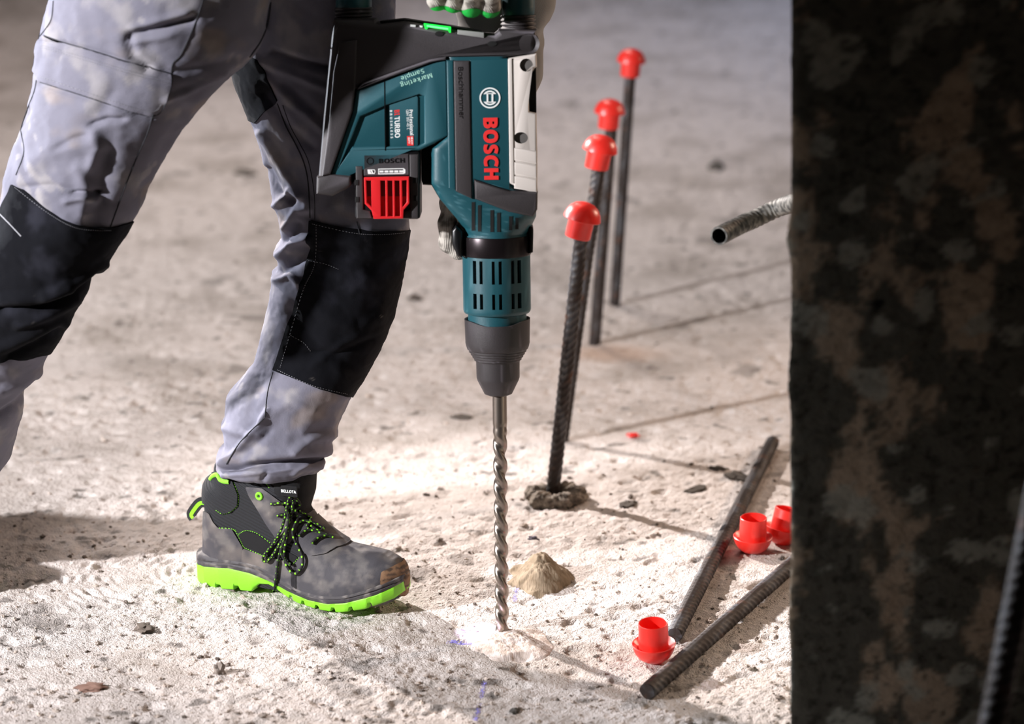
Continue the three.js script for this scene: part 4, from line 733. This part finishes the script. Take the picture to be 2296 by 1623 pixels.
// ───────────────────────── safety boot ─────────────────────────
const boot = base('safety_boot', V3(0, 0, 0), person);
boot.userData.label = 'grey high safety boot with lime green sole';
const YAW = 25 * Math.PI / 180, hp = ground(469, 1318);
boot.rotation.y = -YAW; boot.position.copy(hp).addScaledVector(V3(-Math.sin(YAW), 0, Math.cos(YAW)), -0.034).addScaledVector(V3(Math.cos(YAW), 0, Math.sin(YAW)), -0.012);
boot.updateMatrixWorld(true);
const bInv = boot.matrixWorld.clone().invert(), bCam = CAM.clone().applyMatrix4(bInv);
const bz = (x, y) => [400 + x / 4.057, 1000 + y / 4.057];      // enlarged view to photograph pixels
const bl = (x, y, n = 0) => { const d = ray(...bz(x, y)).transformDirection(bInv), t = (n - bCam.z) / d.z; return [bCam.x + d.x * t, bCam.y + d.y * t]; };
const X0 = bl(200, 1150, 0)[0], LEN = bl(2092, 1240, 0)[0];
const tableAt = (t, x) => { for (let i = 1; i < t.length; i++) if (x <= t[i][0]) { const s = clamp((x - t[i - 1][0]) / (t[i][0] - t[i - 1][0])); return mix(t[i - 1][1], t[i][1], s); } return t.at(-1)[1]; };
const PLAN = [[0, 0.0], [0.012, 0.015], [0.035, 0.024], [0.08, 0.0325], [0.16, 0.036], [0.3, 0.0345], [0.42, 0.035], [0.55, 0.0405], [0.68, 0.0475], [0.78, 0.0485], [0.87, 0.0425], [0.93, 0.0335], [0.97, 0.0225], [0.99, 0.0125], [1, 0]];
const planW = (x) => tableAt(PLAN, clamp((x - X0) / (LEN - X0)));
const traced = (pts) => { const t = pts.map(([x, y]) => bl(x, y, 0.036 * Math.sqrt(clamp((2112 - x) / 330)) * Math.sqrt(clamp((x - 150) / 160)))); t.sort((a, b) => a[0] - b[0]); return (x) => tableAt(t, x); };
const soleTop = traced([[180, 1062], [205, 1070], [450, 1110], [650, 1160], [850, 1240], [1000, 1312], [1200, 1382], [1400, 1410], [1560, 1400], [1800, 1350], [2000, 1262], [2110, 1190]]);
const soleBot = traced([[180, 1255], [240, 1278], [450, 1312], [655, 1332], [685, 1295], [730, 1262], [820, 1262], [900, 1310], [1000, 1375], [1100, 1424], [1300, 1470], [1500, 1492], [1700, 1476], [1950, 1395], [2085, 1295], [2110, 1270]]);
const midTop = traced([[180, 965], [230, 975], [400, 1015], [600, 1038], [720, 1070], [900, 1180], [1100, 1285], [1300, 1325], [1500, 1328], [1620, 1310], [1760, 1275], [1900, 1232], [2020, 1190], [2110, 1160]]);
{
  const notches = [[360, 30], [525, 30], [1035, 18], [1150, 18], [1290, 20], [1440, 24], [1600, 20], [1750, 18]].map(([x, w]) => { const c = bl(x, 1320, 0.036)[0]; return [c, w / 4.057 / 1570]; });
  const N = 280, ringOf = (x, lo, hi, prof) => prof.map(([f, k, s]) => V3(x, mix(lo, hi, f), s * Math.max(0.0003, planW(x) + k * smooth(0, 0.012, Math.min(x - X0, LEN - x)))));
  const tube3 = (fn, m) => capped(m, N, (u, v, i, j) => fn(mix(X0 + 0.0006, LEN - 0.0006, 0.5 - 0.5 * Math.cos(Math.PI * j / N)))[i]);
  const symm = (p) => [...p.map(([f, k]) => [f, k, 1]), ...p.slice().reverse().map(([f, k]) => [f, k, -1])];
  const outP = symm([[0, -0.004], [0.06, -0.0005], [0.2, 0.001], [0.55, 0.0012], [0.9, 0.0018], [1, 0.0008]]), midP = symm([[-0.05, 0], [0.1, 0.0016], [0.34, 0.002], [0.42, 0.0004], [0.5, 0.0004], [0.58, 0.0018], [0.85, 0.0012], [1, -0.003]]);
  const go = tube3((x) => { let lo = Math.max(0.0004, soleBot(x)), hi = soleTop(x); let cut = 0; for (const [c, w] of notches) cut = Math.max(cut, smooth(w * 1.15, w * 0.8, Math.abs(x - c))); lo += 0.0065 * cut; return ringOf(x, Math.min(lo, hi - 0.003), hi, outP); }, outP.length);
  mesh('outsole', metricUV(toCreasedNormals(go, 0.7)), M.lime, boot).userData.label = 'lime green outsole';
  const gm = tube3((x) => ringOf(x, soleTop(x) - 0.0005, Math.max(midTop(x), soleTop(x) + 0.003), midP), midP.length);
  mesh('midsole', metricUV(paint(toCreasedNormals(gm, 0.9), (p) => mix3(lin('#3a373a'), lin('#77716d'), smooth(0, 0.5, fbm(p.x * 40, p.y * 60, p.z * 40, 3))))), M.sole, boot);
}
const shellPts = [[245, 1075], [238, 960], [250, 850], [262, 700], [272, 560], [262, 400], [268, 320], [296, 268], [350, 235], [360, 120], [1210, 120], [1222, 250], [1214, 420], [1168, 570], [1222, 655], [1320, 742], [1425, 822], [1540, 895], [1700, 932], [1870, 970], [1985, 1030], [2050, 1100], [2082, 1200], [2070, 1330], [1800, 1480], [1500, 1540], [1200, 1520], [1000, 1440], [850, 1360], [650, 1280], [450, 1220], [250, 1190]].map(([x, y]) => bl(x, y, 0));
const upperGeo = nets((x, y, z) => {
  const d = polyDist(shellPts, x, y), low = planW(clamp(x, X0 + 0.004, LEN - 0.004)), hw = mix(Math.max(low, 0.01), 0.0395, smooth(0.045, 0.1, y)) - 0.001, R = 0.048;
  if (d <= 0) return -d + 0.001;
  const w = 1 - Math.min(d / R, 1), k = Math.sqrt((z / hw) ** 2 + Math.pow(w, 2.4)); return (k - 1) * Math.min(hw, R) * 0.7;
}, V3(X0 - 0.02, 0.012, -0.055), V3(LEN + 0.012, 0.23, 0.055), 0.0028);
{
  const P = upperGeo.attributes.position, pj = [], q = V3(); for (let i = 0; i < P.count; i++) { q.set(P.getX(i), P.getY(i), Math.abs(P.getZ(i))).applyMatrix4(boot.matrixWorld); const [x, y] = project(q); pj.push((x - 400) * 4.057, (y - 1000) * 4.057); }
  upperGeo.setAttribute('pj', new THREE.Float32BufferAttribute(pj, 2));
}
const upper = mesh('upper', metricUV(upperGeo.clone()), M.textile, boot); upper.userData.label = 'ribbed black textile upper';
const leatherPaint = (dust) => (g) => paint(g, (p) => { let c = mix3(lin('#3e3c41'), lin('#625e5d'), smooth(-0.1, 0.5, fbm(p.x * 22, p.y * 26, p.z * 22, 4))); c = mix3(c, lin('#94887d'), 0.7 * dust * smooth(-0.1, 0.6, fbm(p.x * 16 + 7, p.y * 16, p.z * 16, 3))); return mix3(c, lin('#b9ada1'), 0.16 * smooth(0.2, 0.7, fbm(p.x * 40, p.y * 30, p.z * 40, 3))); });
const panel = (name, poly, lift, pnt, mat = M.leather, label) => { const m = mesh(name, metricUV(pnt(overlay(upperGeo, (x, y) => polyDist(poly, x, y) / 6300, lift))), mat, boot); if (label) m.userData.label = label; return m; };
const plain = (g) => g;
panel('collar_pad', [[200, 240], [460, 240], [500, 330], [545, 440], [540, 540], [475, 600], [400, 616], [330, 575], [200, 500]], 0.0028, plain, M.textile);
panel('heel_counter', [[150, 560], [285, 610], [322, 690], [365, 740], [490, 750], [550, 850], [590, 920], [575, 1060], [150, 1120]], 0.0022, leatherPaint(0.35), M.leather, 'grey leather heel');
panel('quarter_panel', [[590, 925], [760, 985], [840, 1010], [980, 1040], [1085, 1085], [1085, 1330], [850, 1240], [700, 1110], [572, 1060]], 0.0022, leatherPaint(0.6));
panel('lace_panel', [[615, 372], [680, 375], [770, 385], [850, 440], [930, 500], [1000, 600], [1075, 740], [1060, 820], [1010, 890], [890, 835], [800, 705], [715, 560], [645, 450]], 0.0024, leatherPaint(0.3));
panel('side_insert', [[555, 815], [615, 772], [720, 800], [840, 885], [1000, 960], [1090, 1010], [1060, 1050], [830, 990], [600, 915]], 0.0012, plain, M.darkTextile);
panel('vamp', [[1085, 660], [1200, 600], [1420, 760], [1560, 850], [1700, 880], [2200, 900], [2200, 1460], [1500, 1480], [1040, 1360], [1030, 1180], [1060, 1080], [1105, 1010], [1150, 960], [1090, 860], [1060, 760]], 0.0022, leatherPaint(0.5), M.leather, 'scuffed grey leather toe');
panel('tongue_base', [[1090, 730], [1150, 690], [1250, 640], [1420, 740], [1560, 830], [1530, 905], [1430, 930], [1340, 985], [1220, 1000], [1130, 965], [1085, 860]], 0.0042, leatherPaint(0.8));
panel('toe_guard', [[1830, 1235], [1845, 1150], [1960, 1090], [2060, 1050], [2200, 1040], [2200, 1340], [1870, 1345]], 0.0042, (g) => paint(g, (p) => mix3(lin('#8a6a4e'), lin('#4a3a2e'), smooth(-0.1, 0.3, Math.sin(p.y * 900) * 0.4 + fbm(p.x * 60, p.y * 60, p.z * 60, 3)))), M.leather, 'brown scuffed toe guard');
panel('tongue', [[870, 330], [900, 180], [1300, 100], [1300, 420], [1200, 600], [1120, 640], [1040, 600], [960, 500], [880, 430]], 0.0016, plain, M.darkTextile);
boot.updateMatrixWorld(true);
const skinOf = quick([upper, ...boot.children.filter((c) => c.isMesh && c !== upper && !['outsole', 'midsole'].includes(c.name))]);
const onBoot = (pts, lift, n = 30, back = 0.03) => curvePts(pts, n).map(([x, y]) => { const r = ray(...bz(x, y)).normalize(); ray3.set(CAM, r); const h = ray3.intersectObjects(skinOf, false)[0]; let p; if (h) p = h.point.clone().addScaledVector(r, -lift); else { const [u, v] = bl(x, y, back); p = V3(u, v, back).applyMatrix4(boot.matrixWorld); } return p.applyMatrix4(bInv); });
const bootStitch = (pts, n) => { const L = onBoot(pts, 0.0006, n * 2), list = []; for (let i = 0; i + 1 < L.length; i += 2) list.push(tube([L[i], L[i].clone().lerp(L[i + 1], 0.5), L[i + 1]], 0.0006, 2, 5)); mesh('stitching', list, M.limeCloth, boot); };
bootStitch([[500, 330], [530, 400], [547, 470], [535, 545], [470, 600], [400, 618], [335, 580]], 22); bootStitch([[515, 760], [560, 850], [595, 922]], 10); bootStitch([[545, 805], [610, 770], [710, 792], [840, 885]], 18); bootStitch([[600, 925], [740, 985], [850, 1020]], 14); bootStitch([[1040, 1075], [1100, 1010]], 5); bootStitch([[370, 745], [480, 752], [520, 775]], 8); bootStitch([[795, 335], [830, 385]], 4);
mesh('collar_lining', tube(onBoot([[292, 300], [315, 272], [352, 262], [380, 305], [420, 322], [465, 326]], 0.0, 18, 0.012), 0.0034, 30, 8), M.limeCloth, boot).userData.label = 'lime green collar lining';
{ // pull loop, eyelet, label, laces
  const L = [[275, 505], [225, 500], [175, 545], [130, 620], [150, 645]].map(([x, y]) => { const [u, v] = bl(x, y, 0.0); return V3(u, v, 0); }), cv = new THREE.CatmullRomCurve3(L);
  const strip = (w0, w1, off) => grid(30, 6, (u, v) => { const p = cv.getPointAt(u), t = cv.getTangentAt(u); return V3(p.x - t.y * mix(w0, w1, v), p.y + t.x * mix(w0, w1, v), off + 0.001 * Math.sin(u * 6)); });
  const band = (z) => grid(30, 1, (u, v) => { const p = cv.getPointAt(u); return V3(p.x, p.y, z + mix(-0.011, 0.011, v)); });
  mesh('pull_loop', [strip(-0.0075, 0.0075, 0.006), strip(-0.0075, 0.0075, 0.004)], std({ color: 0x1a1b1c, roughness: 0.85, side: THREE.DoubleSide }), boot);
  mesh('pull_loop_stripe', strip(-0.002, 0.0035, 0.0066), std({ color: 0x86e61c, roughness: 0.8, side: THREE.DoubleSide }), boot);
  const ec = onBoot([[735, 455], [736, 456]], 0.0005, 1)[0], e = new THREE.TorusGeometry(0.0042, 0.0021, 12, 28); e.translate(ec.x, ec.y, ec.z); mesh('eyelet', e, M.limeCloth, boot).userData.label = 'lime eyelet';
  const lc = onBoot([[1010, 412], [1011, 413]], 0.006, 1)[0], lb = new RoundedBoxGeometry(0.026, 0.016, 0.002, 2, 0.0008); lb.rotateZ(0.06); lb.translate(lc.x, lc.y, lc.z); const tl = mesh('tongue_label', lb, M.darkTextile, boot);
  const tg = new TextGeometry('BELLOTA', { font: bold, size: 0.0042, depth: 0.0004, curveSegments: 3 }); tg.computeBoundingBox(); tg.translate(-tg.boundingBox.max.x / 2, -0.002, 0.0009); tg.rotateZ(0.06); tg.translate(lc.x - 0.001, lc.y, lc.z); mesh('label_text', tg, M.print, boot);
  const blk = lin('#141514'), lim = lin('#8fe62a');
  const lace = (pts, lift, n = 60) => { const p = onBoot(pts, lift, n, 0.045), sm = p.map((q, i) => { const a = p[Math.max(0, i - 1)], b = p[Math.min(p.length - 1, i + 1)], c = p[Math.max(0, i - 2)], d = p[Math.min(p.length - 1, i + 2)]; return q.clone().add(a).add(b).add(c).add(d).multiplyScalar(0.2); }), cv2 = new THREE.CatmullRomCurve3(sm, false, 'centripetal'), len = cv2.getLength(), seg = Math.ceil(len / 0.0012), g = new THREE.TubeGeometry(cv2, seg, 0.0021, 8); const ca = g.attributes.position.count, col = new Float32Array(ca * 3); for (let i = 0; i < ca; i++) { const s = Math.floor(i / 9), k = i % 9, ph = ((s * 0.0012) / 0.0105 + (k > 3 ? 0.45 : 0)) % 1, c = ph < 0.2 && k % 4 < 2 ? lim : blk; col.set(c, 3 * i); } g.setAttribute('color', new THREE.BufferAttribute(col, 3)); mesh('lace', g, M.lace, boot); };
  lace([[1012, 452], [985, 560], [965, 660], [930, 770], [860, 890], [790, 975], [768, 1030], [800, 1052], [850, 1005], [920, 890], [985, 770], [1025, 640], [1045, 480]], 0.006, 90);
  lace([[1040, 470], [1095, 500], [1105, 545], [1060, 580], [1088, 640], [1050, 740], [1040, 800], [1075, 890], [1125, 990], [1132, 1080], [1085, 1150], [1040, 1158], [985, 1090], [962, 1000], [975, 880], [1000, 760]], 0.006, 90);
  lace([[1000, 700], [960, 820], [930, 950], [905, 1060], [892, 1180], [868, 1330]], 0.005, 50);
  lace([[985, 560], [1000, 680], [965, 850], [935, 960], [985, 1060], [1030, 1075]], 0.0075, 50);
  lace([[1060, 700], [1150, 680], [1240, 700], [1320, 748]], 0.003, 30); lace([[1090, 820], [1130, 780], [1190, 758], [1300, 788], [1415, 828]], 0.003, 30); lace([[1212, 888], [1250, 845], [1310, 815], [1390, 812]], 0.003, 30); lace([[1090, 590], [1150, 620], [1210, 660], [1170, 720], [1180, 760]], 0.003, 30); lace([[1200, 720], [1280, 770], [1330, 740]], 0.003, 24);
  lace([[840, 530], [890, 522], [955, 520], [1000, 520]], 0.002, 20); lace([[900, 640], [935, 622], [980, 632]], 0.002, 20);
}
{ const b2 = boot.clone(); b2.name = 'safety_boot'; b2.position.set(ankR.x - 0.074, 0, ankR.z - 0.03); person.add(b2); }
// unseen light behind the barrel, placed to brighten the floor at the bit
{
  const at = V3(-0.028, AX(706), -0.049).applyMatrix4(hammer.matrixWorld);
  const ll = new THREE.SphereGeometry(0.004, 16, 12); ll.translate(-0.028, AX(700), -0.0485); mesh('unseen_tool_bulb', ll, std({ color: 0xffffff, emissive: 0xdcd0ff, emissiveIntensity: 1.5 }), hammer);
  spot('unseen_tool_light', 0xdcd0ff, 9, at, TIP.clone().add(V3(-0.03, 0, 0)), 0.075, 0.9, 0.4);
}
// lamp bodies out of view, placed for their light; two white ceiling ones are added fill
function unseenLamp(label, at, aim, kind) {
  const t = base('unseen_lamp', at); tag(t, label, 'work lamp'); const d = aim.clone().sub(at).normalize();
  const head = base('lamp_head', V3(0, 0, 0), t); head.quaternion.setFromUnitVectors(V3(0, 0, 1), d);
  const sh = new RoundedBoxGeometry(0.22, 0.17, 0.07, 3, 0.012); sh.translate(0, 0, -0.075); mesh('shell', sh, M.lampShell, head);
  const gl = new RoundedBoxGeometry(0.19, 0.14, 0.01, 2, 0.004); gl.translate(0, 0, -0.038); mesh('glass', gl, M.lampGlow, head);
  if (kind === 'hung') { const c = new THREE.CylinderGeometry(0.006, 0.006, 4.25 - at.y, 10); c.translate(0, (4.25 - at.y) / 2, -0.0); const cb = mesh('cable', c, M.lampShell, t); cb.position.copy(d).multiplyScalar(-0.08); }
  else { const c = new THREE.CylinderGeometry(0.014, 0.014, at.y, 14); c.translate(0, -at.y / 2, 0); const pole = mesh('pole', c, M.lampShell, t); pole.position.copy(d).multiplyScalar(-0.12); for (let k = 0; k < 3; k++) { const l = mesh('leg', tube([V3(-d.x * 0.12, 0.4 - at.y, -d.z * 0.12), V3(-d.x * 0.12 + 0.4 * Math.cos(k * 2.1), -at.y + 0.01, -d.z * 0.12 + 0.4 * Math.sin(k * 2.1))], 0.01, 8, 8), M.lampShell, t); } }
}
for (const m of [...clothes, ...skinOf]) { delete m.geometry.boundsTree; }
unseenLamp('unseen lamp on a tripod at the back left, placed to light the floor round the bit', KEY_AT, KEY_TO, 'stand');
unseenLamp('added fill lamp hung far behind to brighten the open floor', V3(-0.9, 3.9, -4.2), V3(-0.9, 0, -4.4), 'hung');
unseenLamp('added fill lamp hung above the standing bars to brighten the middle floor', V3(-0.3, 3.9, -2.4), V3(-0.3, 0, -2.2), 'hung');
unseenLamp('unseen bluish lamp hung far back on the right, placed to tint the far floor', V3(2.2, 3.6, -5.4), V3(2.2, 0, -5.6), 'hung');
unseenLamp('unseen low lamp on a tripod behind the worker, placed to light the left edges', RIM_AT, RIM_TO, 'stand');
unseenLamp('unseen warm lamp on a tripod beyond the pillar, placed to light the right sides', WARM_AT, WARM_TO, 'stand');
unseenLamp('unseen cool lamp on a tripod left of the worker, placed to light thigh and tool', COOL_AT, COOL_TO, 'stand');
renderer.render(scene, camera);
